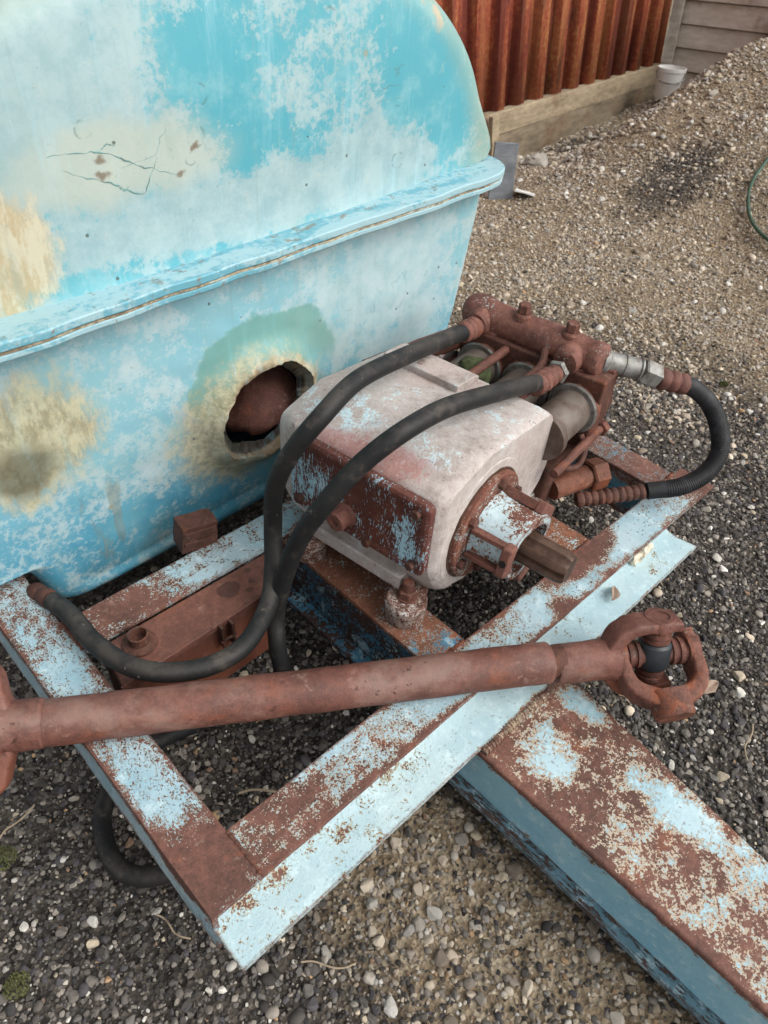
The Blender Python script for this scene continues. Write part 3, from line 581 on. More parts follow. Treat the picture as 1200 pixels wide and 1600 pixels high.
# feet: a rail each side and bosses with bolts
for sgn in (-1, 1):
    bm = bmesh.new(); u0 = -.099 if sgn < 0 else .135
    prism(bm, [(u0, .04), (u0+.028, .04), (u0+.028, .185), (u0, .185)], .040, .062)
    box(bm, u0+.018, u0+.06, .05, .175, .035, .062) if sgn < 0 else box(bm, u0-.03, u0+.012, .05, .175, .035, .062)
    part('foot_rail', bm, M['cast'], pump, bev=.003)
for u, v, big in ((-.097, .029, 1), (-.092, .196, 1), (.166, .012, 0), (.166, .19, 0)):
    bm = bmesh.new()
    lathe(bm, (u, v, -.0005), (0, 0, 1), [(0, .0235), (.004, .0245), (.018, .0235), (.022, .0265), (.032, .0268), (.037, .024), (.0375, .012)], 30)
    box(bm, min(u, u+.03 if u < 0 else u-.03), max(u, u+.03 if u < 0 else u-.03), v-.012, v+.016, .018, .036)
    lump(bm, .0025, 60, v*9); ft = part('mounting_foot', bm, M['cast_dirty'], pump)
    bm = bmesh.new(); lathe(bm, (u, v, .0365), (0, 0, 1), [(0, .0135), (.003, .0132)], 24); hexp(bm, (u, v, .0395), (u, v, .050), .0115); cyl(bm, (u, v, .0505), (u, v, .064), .0072, 16, .001)
    part('bolt', bm, M['rust'] if big else M['zinc'], ft)
# output flange, guard bell and splined shaft
AX = Vector((.008, 0, .108))
bm = bmesh.new(); lathe(bm, AX+Vector((0, .001, 0)), (0, -1, 0), [(0, .0735), (.009, .073), (.0105, .071), (.0105, .050), (.0125, .0485), (.0125, .02)], 64)
disc = part('flange_disc', bm, M['disc'], pump)
bm = bmesh.new(); lathe(bm, AX+Vector((0, .0015, 0)), (0, -1, 0), [(0, .0765), (.004, .0765), (.0042, .0742), (.001, .074)], 64); part('gasket', bm, M['dark_steel'], disc)
for i in range(6):
    a = R(20+60*i); p = AX+Vector((.062*math.cos(a), -.0095, .062*math.sin(a)))
    bm = bmesh.new(); hexp(bm, p, p+Vector((0, -.007, 0)), .0068); part('bolt', bm, M['rust_dark'], disc)
bm = bmesh.new(); seg = 72; rings = []
for (s, ro) in ((.011, .0500), (.02, .0475), (.04, .0455), (.062, .0462), (.066, .0450), (.066, .0345), (.05, .0335), (.012, .033)):
    rings.append([AX+Vector((ro*math.cos(2*math.pi*i/seg), -s-(.006*max(0, math.cos(2*math.pi*i/seg-R(45))) if s > .06 else 0), ro*math.sin(2*math.pi*i/seg))) for i in range(seg)])
loft(bm, rings, False, False)
bell = part('guard_bell', bm, M['bell'], pump)
for a in (48, 168, 288):
    ar = R(a); e = Vector((math.cos(ar), 0, math.sin(ar))); t = Vector((-math.sin(ar), 0, math.cos(ar)))
    for off in (-.017, .017):                           # a pair of fins per lug
        bm = bmesh.new(); b0 = AX+t*off
        lo_, hi_ = .043, .056
        vs = [b0+e*lo_+Vector((0, -.012, 0))-t*.003, b0+e*lo_+Vector((0, -.012, 0))+t*.003, b0+e*hi_+Vector((0, -.012, 0))+t*.003, b0+e*hi_+Vector((0, -.012, 0))-t*.003]
        ve = [p+Vector((0, -.056, 0)) - (e*.002 if i > 1 else Vector()) for i, p in enumerate(vs)]
        loft(bm, [vs, ve]); part('fin', bm, M['rust'], bell, bev=.001)
    bm = bmesh.new()
    c0 = AX+e*.0495+Vector((0, -.056, 0))
    vs = [c0+e*x+t*y for x, y in ((-.0085, -.022), (.0085, -.020), (.0085, .020), (-.0085, .022))]
    loft(bm, [vs, [p+Vector((0, -.013, 0)) for p in vs]]); lug = part('lug', bm, M['rust_pink'], bell, bev=.003, seg=3)
    bm = bmesh.new(); c1 = AX+e*.0585+Vector((0, -.0625, 0)); lathe(bm, c1, e, [(-.004, .0046), (.0003, .0046)], 18); part('lug_hole_shade', bm, M['hole_shade'], lug)  # near-black disc on the lug, painted shade in place of a bored hole
bm = bmesh.new(); rings = []
def gear(ro, ri, n=6, m=10):
    out = []
    for i in range(n*m):
        f = (i % m)/m; a = 2*math.pi*i/(n*m); k = 1.0 if f < .5 else 0.0
        if .5 <= f < .6 or f >= .9: k = .35
        out.append((a, ri+(ro-ri)*k))
    return out
for s, ro, ri in ((.015, .0175, .0172), (.050, .0178, .0172), (.0505, .0212, .0172), (.113, .0212, .0172), (.121, .0190, .0168), (.1235, .0172, .0158), (.1238, .008, .008)):
    rings.append([AX+Vector((r*math.cos(a+.3), -s, r*math.sin(a+.3))) for a, r in gear(ro, ri)])
loft(bm, rings, True, True); part('splined_shaft', bm, M['dark_steel'], pump, ang=25)
# three plunger cylinders with their tie rods
for i, v in enumerate((.012, .090, .168)):
    bm = bmesh.new(); lathe(bm, (.160, v, .150), (1, 0, 0), [(0, .035), (.012, .035), (.013, .0300), (.095, .0300)], 40); c = part('cylinder', bm, M['steel_grey'], pump)
    bm = bmesh.new(); lathe(bm, (.252, v, .150), (1, 0, 0), [(0, .0365), (.004, .038), (.012, .038), (.015, .034), (.030, .033), (.046, .030), (.050, .02)], 40); lump(bm, .004, 50, i); hd = part('cylinder_head', bm, M['rust_yoke'], c)
    bm = bmesh.new(); lathe(bm, (.2495, v, .150), (1, 0, 0), [(0, .036), (.0025, .0385)], 40); part('seal_ring', bm, M['zinc'], c)
    for dv, w in ((-.036, .112), (-.036, .192))[:1 if i == 0 else 2]:
        bm = bmesh.new(); cyl(bm, (.15, v+dv, w), (.305, v+dv, w), .0066, 14); part('tie_rod', bm, M['rust'], c)
        bm = bmesh.new(); hexp(bm, (.290, v+dv, w), (.302, v+dv, w), .0125); part('nut', bm, M['rust'], c)
bm = bmesh.new(); box(bm, .256, .316, -.022, .210, .088, .203); subdiv_long(bm, .03, 3); lump(bm, .006, 25, 2); part('valve_block', bm, M['rust_dark'], pump, bev=.004)
bm = bmesh.new(); sweep(bm, spline([(.14, .22, .10), (.21, .21, .12), (.27, .215, .13)], 8), .022, 18); part('suction_pipe', bm, M['rust_dark'], pump)
bm = bmesh.new(); sweep(bm, spline([(.10, .26, .17), (.19, .235, .175), (.29, .22, .17)], 8), .017, 18); lump(bm, .002, 40); part('suction_pipe', bm, M['rust_pink'], pump)
# manifold across the cylinder heads
man_y0, man_y1 = -.004, .222
bm = bmesh.new()
lathe(bm, (.286, man_y1, .216), (0, -1, 0), [(0, .010), (.002, .018), (.007, .0235), (.016, .0262), (.030, .0264), (.050, .0245), (.085, .0230), (.110, .0235), (.130, .0252), (.165, .0262), (.190, .0240), (.205, .0225), (.206, .0238), (.222, .0235), (.2262, .019), (.227, .012)], 40)
lathe(bm, (.286, .186, .216), (-1, 0, -.12), [(0, .021), (.024, .020), (.032, .0172), (.0325, .010)], 28)
lathe(bm, (.286, .040, .216), (-1, 0, -.12), [(0, .022), (.024, .021), (.034, .0180), (.0345, .010)], 28)
lathe(bm, (.286, .030, .205), (0, 0, -1), [(0, .026), (.04, .026)], 24); lathe(bm, (.286, .170, .205), (0, 0, -1), [(0, .026), (.04, .026)], 24)
lump(bm, .0022, 45, 8)
M['manifold'] = m_paint('paint_manifold', paint='#c9cec8', deep='#a9b9ba', bias=-.115, fine=1.4, rust_tint='#7f534a', primer='#a58f84', speck=.4, spots=[((.26,.165,.23),(.03,.03,.03),.10), ((.28,.19,.24),(.03,.03,.03),.04)])
man = part('manifold', bm, M['manifold'], pump, ang=60)
for v in (.128, .052):
    bm = bmesh.new(); lathe(bm, (.283, v, .234), (0, 0, 1), [(0, .014), (.006, .0135), (.0085, .0115)], 24); hexp(bm, (.283, v, .2427), (.283, v, .256), .0092); part('bolt', bm, M['rust'], man)
for i, v in enumerate((-.012, .052, .128, .190)):
    bm = bmesh.new(); cyl(bm, (.298, v, .19), (.298, v, .226 if i % 3 else .21), .0052, 12, .0006); part('stud', bm, M['rust_dark'], pump)
    bm = bmesh.new(); hexp(bm, (.298, v, .1962), (.298, v, .2065), .0105); part('nut', bm, M['rust'], pump)
for v in (.012, .090, .168):
    bm = bmesh.new(); hexp(bm, (.3125, v, .150), (.328, v, .150), .0165); cyl(bm, (.3285, v, .150), (.336, v, .150), .0075, 14, .001); part('valve_plug', bm, M['rust_orange'], pump)
bm = bmesh.new(); sweep(bm, spline([(.20, -.012, .085), (.225, -.028, .083), (.245, -.026, .10), (.25, -.012, .118)], 8), .0048, 10); part('bleed_pipe', bm, M['rust_dark'], pump)
bm = bmesh.new(); sweep(bm, spline([(.165, .07, .195), (.20, .062, .205), (.24, .066, .204), (.262, .075, .215)], 8), .0055, 10); part('bleed_pipe', bm, M['rust_dark'], pump)
# hexagon plug low on the pump front
bm = bmesh.new(); hexp(bm, (.262, -.038, .048), (.284, -.052, .050), .0245); cyl(bm, (.20, -.010, .045), (.261, -.037, .048), .0165, 20); lump(bm, .0018, 60, 5); part('hex_plug', bm, M['rust_orange'], pump)
bm = bmesh.new(); box(bm, .18, .255, -.01, .19, .02, .09); part('pump_base', bm, M['rust_dark'], pump, bev=.01, seg=3)
bm = bmesh.new(); cyl(bm, (.166, .012, .05), (.166, .012, .072), .006, 14); part('stud', bm, M['zinc'], pump)

bm = bmesh.new(); lathe(bm, (.205, .150, .165), (.15, -.1, 1), [(0, .024), (.010, .025), (.018, .021), (.023, .014), (.025, .004)], 28); lump(bm, .004, 60, 3)
part('mossy_cap', bm, m_plain('moss_green', '#454f2c', .9, 0, .8, '#2a2a1a', 70, .5), pump, label='green mossy cap between gearbox and manifold')

# ------------------------------------------------------------------ hoses
def hose(name, label, pts, r, wound=None, mat='rubber', n=10):
    p = spline(pts, n); t = thing(name, label, 'hose', tuple(p[len(p)//2]))
    bm = bmesh.new(); sweep(bm, p, r, 22); part('rubber_tube', bm, M[mat], t); return t, p
def crimp(parent, a, b, r, mat='rust', ribs=3):
    a = Vector(a); b = Vector(b); L = (b-a).length; prof = [(0, r*.9)]
    for i in range(ribs):
        s0 = L*i/ribs; h = L/ribs; prof += [(s0+h*.12, r*1.0), (s0+h*.5, r*1.08), (s0+h*.8, r*1.0), (s0+h*.98, r*.88)]
    prof.append((L, r*.86)); bm = bmesh.new(); lathe(bm, a, b-a, prof, 28); lump(bm, .0012, 90, r); return part('crimp_fitting', bm, M[mat], parent)
def nut(parent, a, b, r, mat): bm = bmesh.new(); hexp(bm, a, b, r); return part('nut', bm, M[mat], parent)
HR_ = .0114
A = [(.672, .331, .216), (.60, .315, .232), (.503, .292, .254), (.412, .276, .264), (.345, .260, .252), (.314, .278, .202), (.302, .292, .150), (.298, .294, .085), (.280, .272, .047), (.250, .244, .024), (.196, .216, .020), (.147, .214, .024), (.103, .236, .028), (.077, .273, .027), (.066, .330, .022), (.066, .385, .018), (.062, .428, .010)]
t, p = hose('hydraulic_hose', 'black rubber hose arching highest over the gearbox then curling over the red box', A, HR_)
crimp(t, (.664, .330, .2165), (.702, .336, .2120), .0142, 'rust_pink'); crimp(t, (.7021, .336, .2120), (.716, .338, .2105), .0130, 'rust', 1)
nut(t, (.716, .338, .2105), (.7235, .3392, .2097), .0165, 'zinc')
crimp(t, (.0615, .432, .009), (.056, .475, -.008), .0115, 'rust_dark', 2)
B = [(.655, .187, .211), (.60, .182, .228), (.524, .173, .252), (.445, .172, .267), (.379, .174, .262), (.339, .190, .230), (.308, .205, .187), (.288, .226, .130), (.276, .242, .063), (.266, .250, -.006), (.252, .232, -.045), (.246, .215, -.090), (.240, .215, -.135), (.215, .245, -.162), (.160, .272, -.172), (.095, .292, -.178), (.040, .287, -.182), (.002, .262, -.183), (-.019, .225, -.181), (-.024, .182, -.178), (-.009, .152, -.176), (.022, .131, -.173), (.06, .118, -.170)]
t, p = hose('hydraulic_hose', 'black rubber hose crossing the gearbox front and looping down under the frame', B, HR_)
crimp(t, (.648, .186, .2085), (.690, .191, .2050), .0142, 'rust_pink'); crimp(t, (.6901, .191, .2050), (.704, .192, .2045), .0130, 'rust', 1)
nut(t, (.704, .192, .2045), (.7125, .1928, .2040), .0168, 'zinc')
C_ = [(.866, .086, .181), (.882, .066, .172), (.893, .042, .155), (.899, .018, .125), (.893, .001, .090), (.870, .001, .063), (.835, .016, .047), (.800, .048, .036)]
t, p = hose('hydraulic_hose', 'short black ribbed hose curving from silver elbow down to the frame corner', C_, .0128, mat='wound', n=14)
for i in range(4, len(p)-4, 3):
    d = (p[i+1]-p[i-1]).normalized()
bm = bmesh.new(); n_ = len(p); turns = 62; hel = []
for i in range(turns*12+1):
    f = .30 + .62*i/(turns*12); x = f*(n_-1); j = min(int(x), n_-2); c = p[j].lerp(p[j+1], x-j); d = (p[j+1]-p[j]).normalized(); u = d.orthogonal().normalized() if False else Vector((0, 0, 1)); u = (u-d*u.dot(d)).normalized(); v = d.cross(u); a = 2*math.pi*i/12
    hel.append(c+(u*math.cos(a)+v*math.sin(a))*.0128)
sweep(bm, hel, .0011, 5); part('wire_wrap', bm, M['wound'], t)
crimp(t, (.872, .078, .177), (.838, .106, .188), .0145, 'rust_pink'); crimp(t, (.797, .051, .035), (.715, .112, .022), .0112, 'rust_dark', 10)
eb = bmesh.new(); lathe(eb, (.774, .166, .211), Vector((.052, -.058, -.012)), [(0, .0185), (.006, .019), (.010, .0155), (.030, .0150), (.031, .0165), (.036, .0165), (.037, .0150), (.052, .0150), (.054, .0175), (.056, .0175)], 24); part('adapter', eb, M['zinc'], t)
nut(t, (.811, .124, .2025), (.834, .108, .191), .0185, 'zinc')

# ------------------------------------------------------------------ the loose drive shaft lying across the frame
sa = Vector((-.006, .254, .0250)); sd_ = Vector((.411, -.268, .0)).normalized(); sh = Vector((.546, .8376, 0)).normalized(); sz = Vector((0, 0, 1))
def S(s, h=0, z=0): return sa + sd_*s + sh*h + sz*z
shaft = thing('drive_shaft', 'rusty brown drive shaft with a universal joint lying loose across the frame', 'drive shaft', tuple(S(.25)))
bm = bmesh.new(); prof = [(0, .0235), (.02, .0244)] + [(.02+.548*i/40, .0244+.0002*math.sin(i*1.3)) for i in range(1, 40)] + [(.5685, .0244), (.5700, .0236), (.5702, .0195)]
lathe(bm, S(-.035), sd_, prof, 48); lump(bm, .0005, 30, 2); part('tube', bm, M['shaft'], shaft)
bm = bmesh.new(); cyl(bm, S(.533), S(.552), .0192, 32); part('inner_shaft', bm, M['rust_dark'], shaft)
def yoke(c, f, a, Rr, L, collar0, collar1, cr, wide, thick, name, mat):
    """U-shaped fork: c centre of the cross, f points from the base to the cross, a along the pins"""
    f = Vector(f).normalized(); a = Vector(a).normalized(); b = f.cross(a)
    bm = bmesh.new()
    pts = [(Rr*.97, .022), (Rr*1.0, .0), (Rr*1.0, -.020), (Rr*.93, -.038), (Rr*.62, -L*.86), (0, -L), (-Rr*.62, -L*.86), (-Rr*.93, -.038), (-Rr*1.0, -.020), (-Rr*1.0, 0), (-Rr*.97, .022)]
    path = spline([c+a*x+f*y for x, y in pts], 6)
    sweep(bm, path, lambda t: (wide*(.80+.30*abs(t-.5)), thick*(1.0+.45*math.exp(-((t-.5)/.18)**2))), 20, True, ref=b)
    for s in (-1, 1): lathe(bm, c+a*s*(Rr-thick*.9), a*s, [(0, wide*1.02), (thick*.4, wide*1.06), (thick*1.6, wide*1.04), (thick*2.0, wide*.95), (thick*2.05, wide*.62), (thick*1.6, wide*.58), (thick*1.55, wide*.1)], 28)
    if collar1 > collar0: lathe(bm, c-f*collar1, f, [(0, cr*.90), (.003, cr), ((collar1-collar0)*.55, cr*1.0), ((collar1-collar0)*.85, cr*1.04), (collar1-collar0, cr*1.12)], 36)
    lump(bm, .0016, 45, c.x*7); lump(bm, .0006, 160, c.x*3); return part(name, bm, M[mat], shaft, ang=40)
c1 = S(.672, 0, -.006); pa = (sz*.95+sh*.31).normalized()
yoke(c1, sd_, pa, .0440, .062, .054, .128, .0238, .0185, .0074, 'yoke', 'shaft')
b1 = (sd_*.985 - pa.cross(sd_)*.10 + sz*.05).normalized()
e1 = (-sh*.95 - sz*.30).normalized()
yoke(c1, -e1, b1, .0450, .060, .05, .080, .0240, .0195, .0080, 'yoke', 'rust_yoke')
bm = bmesh.new(); lathe(bm, c1-pa*.018, pa, [(0, .0165), (.003, .0195), (.010, .0208), (.026, .0208), (.033, .0195), (.036, .0165)], 32)
cr = part('joint_cross', bm, M['black'], shaft, label='blackened centre of the joint')
for ax in (pa, -pa, b1, -b1):
    bm = bmesh.new(); lathe(bm, c1, ax, [(.012, .0145), (.019, .0145), (.0195, .0168), (.024, .0170), (.0245, .0150), (.028, .0150), (.0285, .0172), (.034, .0172), (.0345, .0155), (.043, .0155)], 28); part('bearing_cup', bm, M['rust'], cr)
c2 = S(-.105, 0, .002); pa2 = (sz*.75+sh*.66).normalized()
yoke(c2, -sd_, pa2, .060, .048, .040, .088, .0258, .0190, .0090, 'yoke', 'shaft')
# ------------------------------------------------------------------ ground: one sheet out to the horizon, with the bank of rubble on the right
def gh(x, y):
    h = 0.37*S01((x-1.9)/1.8)*S01((1.525-y+.03*math.sin(x*3))/.36) + 0.075*math.exp(-((x-3.60)/.16)**2-((y-1.60)/.14)**2)
    h *= 1-0.8*S01((x-4.6)/2.0)
    h += -0.03*S01((y-1.45)/.2)*S01((x-1.6)/.4)*S01((4.5-x)/.5)
    near = 1-S01((math.hypot(x-1, y)-5)/6)
    h += near*(0.010*mnoise.noise((x*2.3, y*2.3, 0)) + 0.006*mnoise.noise((x*7, y*7, 5)))
    if x > 1.2: h += near*S01((x-1.2)/1.5)*(0.024*mnoise.noise((x*2.1, y*2.1, 9)) + .010*mnoise.noise((x*9, y*9, 2)))
    return h - 0.008
def tan_zone(x, y):
    """0 dark basalt gravel, 1 sandy tan ground"""
    n = 0.55*mnoise.noise((x*3.1, y*3.1, 11)) + 0.3*mnoise.noise((x*9, y*9, 4))
    a = S01((x-.02)/.16)*S01((.36-x)/.05)*S01((.11-y)/.12)*1.15
    b = S01((x-1.05+.25*(y-.2)+n*.55)/.8)
    d = S01((1-math.hypot((x-2.46)/.34, (y-.92)/.16))*1.6+n*.8)
    e = S01((1-math.hypot((x-2.95)/.45, (y-1.60)/.13))*1.6+n*.8)*.8
    return max(0.0, min(1.0, max(a+n*.35*(a > .05), b*1.0 - d*.85 - e)))
def coords_axis(lo, hi, fine0, fine1, step):
    a = list(np.arange(fine0, fine1+1e-6, step)); s = step; v = fine0
    while v > lo: s *= 1.35; v -= s; a.insert(0, max(v, lo))
    s = step; v = a[-1]
    while v < hi: s *= 1.35; v += s; a.append(min(v, hi))
    return a
gx = coords_axis(-90, 90, -.9, 5.0, .045); gy = coords_axis(-90, 90, -1.0, 2.2, .045)
bm = bmesh.new(); grid = [[bm.verts.new((x, y, gh(x, y))) for y in gy] for x in gx]
for i in range(len(gx)-1):
    for j in range(len(gy)-1): bm.faces.new((grid[i][j], grid[i+1][j], grid[i+1][j+1], grid[i][j+1]))
lay = bm.loops.layers.color.new('zone') if False else bm.verts.layers.float.new('zone')
for v in bm.verts: v[lay] = tan_zone(v.co.x, v.co.y) if abs(v.co.x) < 8 and abs(v.co.y) < 8 else .7
k = N('ground_grit', 'Object'); z = k.n('ShaderNodeAttribute', attribute_name='zone').outputs['Fac']
g1 = k.noise(160, 5, .75); g2 = k.noise(700, 3, .7); vz = k.voro(150, out='Color'); vd = k.voro(150); big = k.noise(6, 6, .6)
vv = k.sep(vz)[0]
dark = k.ramp(k.add(k.mul(g1, .5), k.mul(vv, .5)), [(.25, '#2a2623'), (.5, '#4a4540'), (.72, '#675f56'), (.9, '#968e83')])
sand = k.ramp(k.add(k.mul(g1, .45), k.mul(vv, .3), k.mul(big, .25)), [(.28, '#5a4e3f'), (.42, '#7d6d58'), (.56, '#978770'), (.75, '#b4a893')])
col = k.mix(z, dark, sand)
M['ground'] = k.done(col, .95, 0, [(g1, .8, .006), (vd, .8, .006), (g2, .5, .002)], .2)
g = part('ground', bm, M['ground'], None, ang=180); g['kind'] = 'structure'

# ------------------------------------------------------------------ gravel: loose stones over the ground (nobody could count them)
def stone_mesh(seed, round_):
    rng = random.Random(seed); bm = bmesh.new(); bmesh.ops.create_icosphere(bm, subdivisions=3 if round_ else 2, radius=1)
    sx, sy, sz_ = 1.0, .68+.25*rng.random(), .45+.25*rng.random()
    planes = [] if round_ > .5 else [(Vector((rng.gauss(0, 1), rng.gauss(0, 1), rng.gauss(0, 1))).normalized(), .40+.32*rng.random()) for _ in range(9)]
    for v in bm.verts:
        p = v.co.copy()
        for nn, d in planes:
            q = p.dot(nn)
            if q > d: p -= nn*(q-d)*.92
        p += p.normalized()*.16*mnoise.noise(p*1.3+Vector((seed*3.1, 0, 0)))
        v.co = Vector((p.x*sx, p.y*sy, p.z*sz_))
    me = bpy.data.meshes.new('stone_kind'); bm.to_mesh(me); bm.free()
    for p in me.polygons: p.use_smooth = bool(round_)
    return me
k = N('gravel_stone', 'Object'); at = k.n('ShaderNodeAttribute', attribute_name='tone', attribute_type='INSTANCER')
s1 = k.noise(2.2, 6, .7); s2 = k.noise(9, 4, .7)
hv = k.n('ShaderNodeHueSaturation'); k.put(hv.inputs['Color'], at.outputs['Color']); k.put(hv.inputs['Value'], k.add(.62, k.mul(s1, .55), k.mul(s2, .22)))
M['stone'] = k.done(hv.outputs[0], .82, 0, [(s2, .25, .3)], .3)
kinds = []
for i in range(10):
    me = stone_mesh(i, 1 if i == 5 else 0); me.materials.append(M['stone']); kinds.append(bpy.data.objects.new('stone_kind', me))
rng = np.random.default_rng(7)
def scatter(n, x0, x1, y0, y1, r_med, r_sig, r_max, keep=None, lift=.35):
    out = []
    xs = rng.uniform(x0, x1, n); ys = rng.uniform(y0, y1, n); rs = np.minimum(r_med*np.exp(rng.normal(0, r_sig, n)), r_max)
    for x, y, r in zip(xs, ys, rs):
        if keep and not keep(x, y): continue
        out.append((x, y, gh(x, y)+r*lift*.55, r))
    return out
def in_view(x, y):
    """the wedge of ground in front of the photographer, with a wide margin, less what the tank covers"""
    dx, dy = x-CAM.x, y-CAM.y; f = dx*.688+dy*.726; s = dx*.726-dy*.688
    if f < -.25 or abs(s) > .55+.72*max(f, 0): return False
    return not (-.02 < x < .82 and y > .62)
P = []
thin = lambda x, y: in_view(x, y) and rng.random() > .30*min(1, tan_zone(x, y)*1.2)
P += scatter(165000, -.75, 1.45, -.75, .72, .0024, .48, .0085, thin)
P += scatter(4200, -.75, 1.45, -.75, .72, .0052, .36, .012, in_view)
P += scatter(420, -.1, .4, -.45, .2, .0068, .38, .015, lambda x, y: tan_zone(x, y) > .3)
thin2 = lambda x, y: in_view(x, y) and rng.random() > .62*min(1, max(0, .55+1.3*mnoise.noise((x*4, y*4, 21))))
P += scatter(70, -.3, 1.2, -.45, .3, .0098, .22, .015, lambda x, y: in_view(x, y) and not (.25 < x < .55 and y < -.02) and (tan_zone(x, y) > .3 or rng.random() < .3))
P += scatter(125000, 1.25, 2.6, -.6, 1.7, .0025, .55, .013, thin2)
P += scatter(95000, 2.4, 4.4, -.3, 1.95, .0033, .58, .017, thin2)
P += scatter(160, 1.9, 4.0, .3, 1.75, .012, .35, .028, in_view)
dark_c = [lin(c) for c in ('#35322f', '#413d3a', '#4d4945', '#5d5852', '#2f2d2d', '#534e49', '#454244', '#69645d', '#7b746b', '#5a5652')]
tan_c = [lin(c) for c in ('#918675', '#a29585', '#7d7265', '#b0a493', '#8e877e', '#777067', '#978a77', '#b5a996', '#857b70', '#a29a8f')]
pale_c = [lin(c) for c in ('#c9c4ba', '#b8b0a3', '#dad6cd', '#a9a49c', '#c2b49c')]
warm_c = [lin(c) for c in ('#8d745a', '#9a8062', '#7d6654')]
co, rot, scl, kd, tone = [], [], [], [], []
for x, y, z_, r in P:
    tz = tan_zone(x, y); u = rng.random(); pl = .045+.03*tz+(.05 if r > .009 else 0)
    if x > 1.3: pl += .0
    if u < pl: c = pale_c[rng.integers(len(pale_c))]
    elif r > .0088: c = (pale_c if rng.random() < .35 else tan_c)[rng.integers(5)]
    elif u < pl+.012+.03*tz: c = warm_c[rng.integers(len(warm_c))]
    elif rng.random() < tz*(.6 if x < .8 else .9): c = tan_c[rng.integers(len(tan_c))]
    else: c = dark_c[rng.integers(len(dark_c))]
    f = (.8+.4*rng.random())*(.86 if x < .8 and tz > .3 else 1.20 if x > 1.2 else 1.38)
    if c in pale_c: f *= .68
    co.append((x, y, z_)); rot.append((rng.normal(0, .35), rng.normal(0, .35), rng.uniform(0, 6.283))); scl.append(r); kd.append(int(rng.integers(len(kinds)))); tone.append((c[0]*f, c[1]*f, c[2]*f, 1))
me = bpy.data.meshes.new('gravel'); me.vertices.add(len(co)); me.vertices.foreach_set('co', np.array(co, np.float32).ravel())
for nm, ty, dat, fld in (('rot', 'FLOAT_VECTOR', rot, 'vector'), ('scl', 'FLOAT', scl, 'value'), ('kd', 'INT', kd, 'value'), ('tone', 'FLOAT_COLOR', tone, 'color')):
    a = me.attributes.new(nm, ty, 'POINT'); a.data.foreach_set(fld, np.array(dat, np.int32 if ty == 'INT' else np.float32).ravel())
me.materials.append(M['stone'])
gravel = bpy.data.objects.new('gravel', me); COL.objects.link(gravel); gravel['kind'] = 'stuff'
gn = bpy.data.node_groups.new('scatter_gravel', 'GeometryNodeTree')
gn.interface.new_socket('Geometry', in_out='INPUT', socket_type='NodeSocketGeometry'); gn.interface.new_socket('Geometry', in_out='OUTPUT', socket_type='NodeSocketGeometry')
gi = gn.nodes.new('NodeGroupInput'); go = gn.nodes.new('NodeGroupOutput'); ip = gn.nodes.new('GeometryNodeInstanceOnPoints'); g2i = gn.nodes.new('GeometryNodeGeometryToInstance')
m2p = gn.nodes.new('GeometryNodeMeshToPoints')
for o in kinds[::-1]:
    oi = gn.nodes.new('GeometryNodeObjectInfo'); oi.inputs['Object'].default_value = o; oi.inputs['As Instance'].default_value = True
    gn.links.new(oi.outputs['Geometry'], g2i.inputs[0])
def named(nm, ty):
    x = gn.nodes.new('GeometryNodeInputNamedAttribute'); x.data_type = ty; x.inputs['Name'].default_value = nm; return x.outputs['Attribute']
gn.links.new(gi.outputs[0], m2p.inputs['Mesh']); gn.links.new(m2p.outputs[0], ip.inputs['Points']); gn.links.new(g2i.outputs[0], ip.inputs['Instance'])
ip.inputs['Pick Instance'].default_value = True
gn.links.new(named('kd', 'INT'), ip.inputs['Instance Index'])
e2r = gn.nodes.new('FunctionNodeEulerToRotation'); gn.links.new(named('rot', 'FLOAT_VECTOR'), e2r.inputs[0]); gn.links.new(e2r.outputs[0], ip.inputs['Rotation'])
gn.links.new(named('scl', 'FLOAT'), ip.inputs['Scale']); gn.links.new(ip.outputs[0], go.inputs[0])
gm = gravel.modifiers.new('scatter', 'NODES'); gm.node_group = gn

# ------------------------------------------------------------------ background: rusty sheet fence on a board kerb, plank wall, bucket, debris
I4 = Matrix.Identity(4)
FX0, FX1 = 1.15, 3.92
def fy(x): return 1.705 + .0649*(x-2.3)
def m_fence():
    k = N('sheet_rust'); w = k.scale((1, 1, .10)); a = k.noise(16, 7, .7, w); b = k.noise(5, 5, .6, k.scale((1, 1, .25))); c = k.noise(70, 6, .7)
    col = k.ramp(k.add(k.mul(a, .6), k.mul(c, .4)), [(.36, '#4c251d'), (.44, '#7c3a2a'), (.51, '#954c33'), (.58, '#a66d44'), (.67, '#c09462')])
    k.mix(k.mul(k.ss(b, .50, .62), .6), col, '#993d2f')
    rib = k.noise(9, 2, .5, k.scale((1, .2, .04))); col = k.mix(k.mul(k.ss(rib, .52, .58), .75), col, '#5e2a22'); col = k.mix(k.mul(k.ss(rib, .46, .40), .4), col, '#9a6540')
    dk = k.ss(k.noise(22, 6, .7, k.scale((1, 1, .15))), .56, .68); col = k.mix(k.mul(dk, .7), col, '#3f2a22')
    pale = k.ss(c, .66, .74); col = k.mix(k.mul(pale, .35), col, '#c0a183')
    return k.done(col, .75, 0, [(c, .25, .004)], .3)
fence = thing('sheet_fence', 'tall rusty red corrugated sheet fence standing on a low board kerb', 'fence', (2.6, fy(2.6), .13), I4)
bm = bmesh.new(); pitch = .140; prof = []
x = FX0
while x < FX1:
    prof += [(x, 0), (x+.052, 0), (x+.070, -.032), (x+.122, -.032)]; x += pitch
prof = [p for p in prof if p[0] <= FX1]
va = []
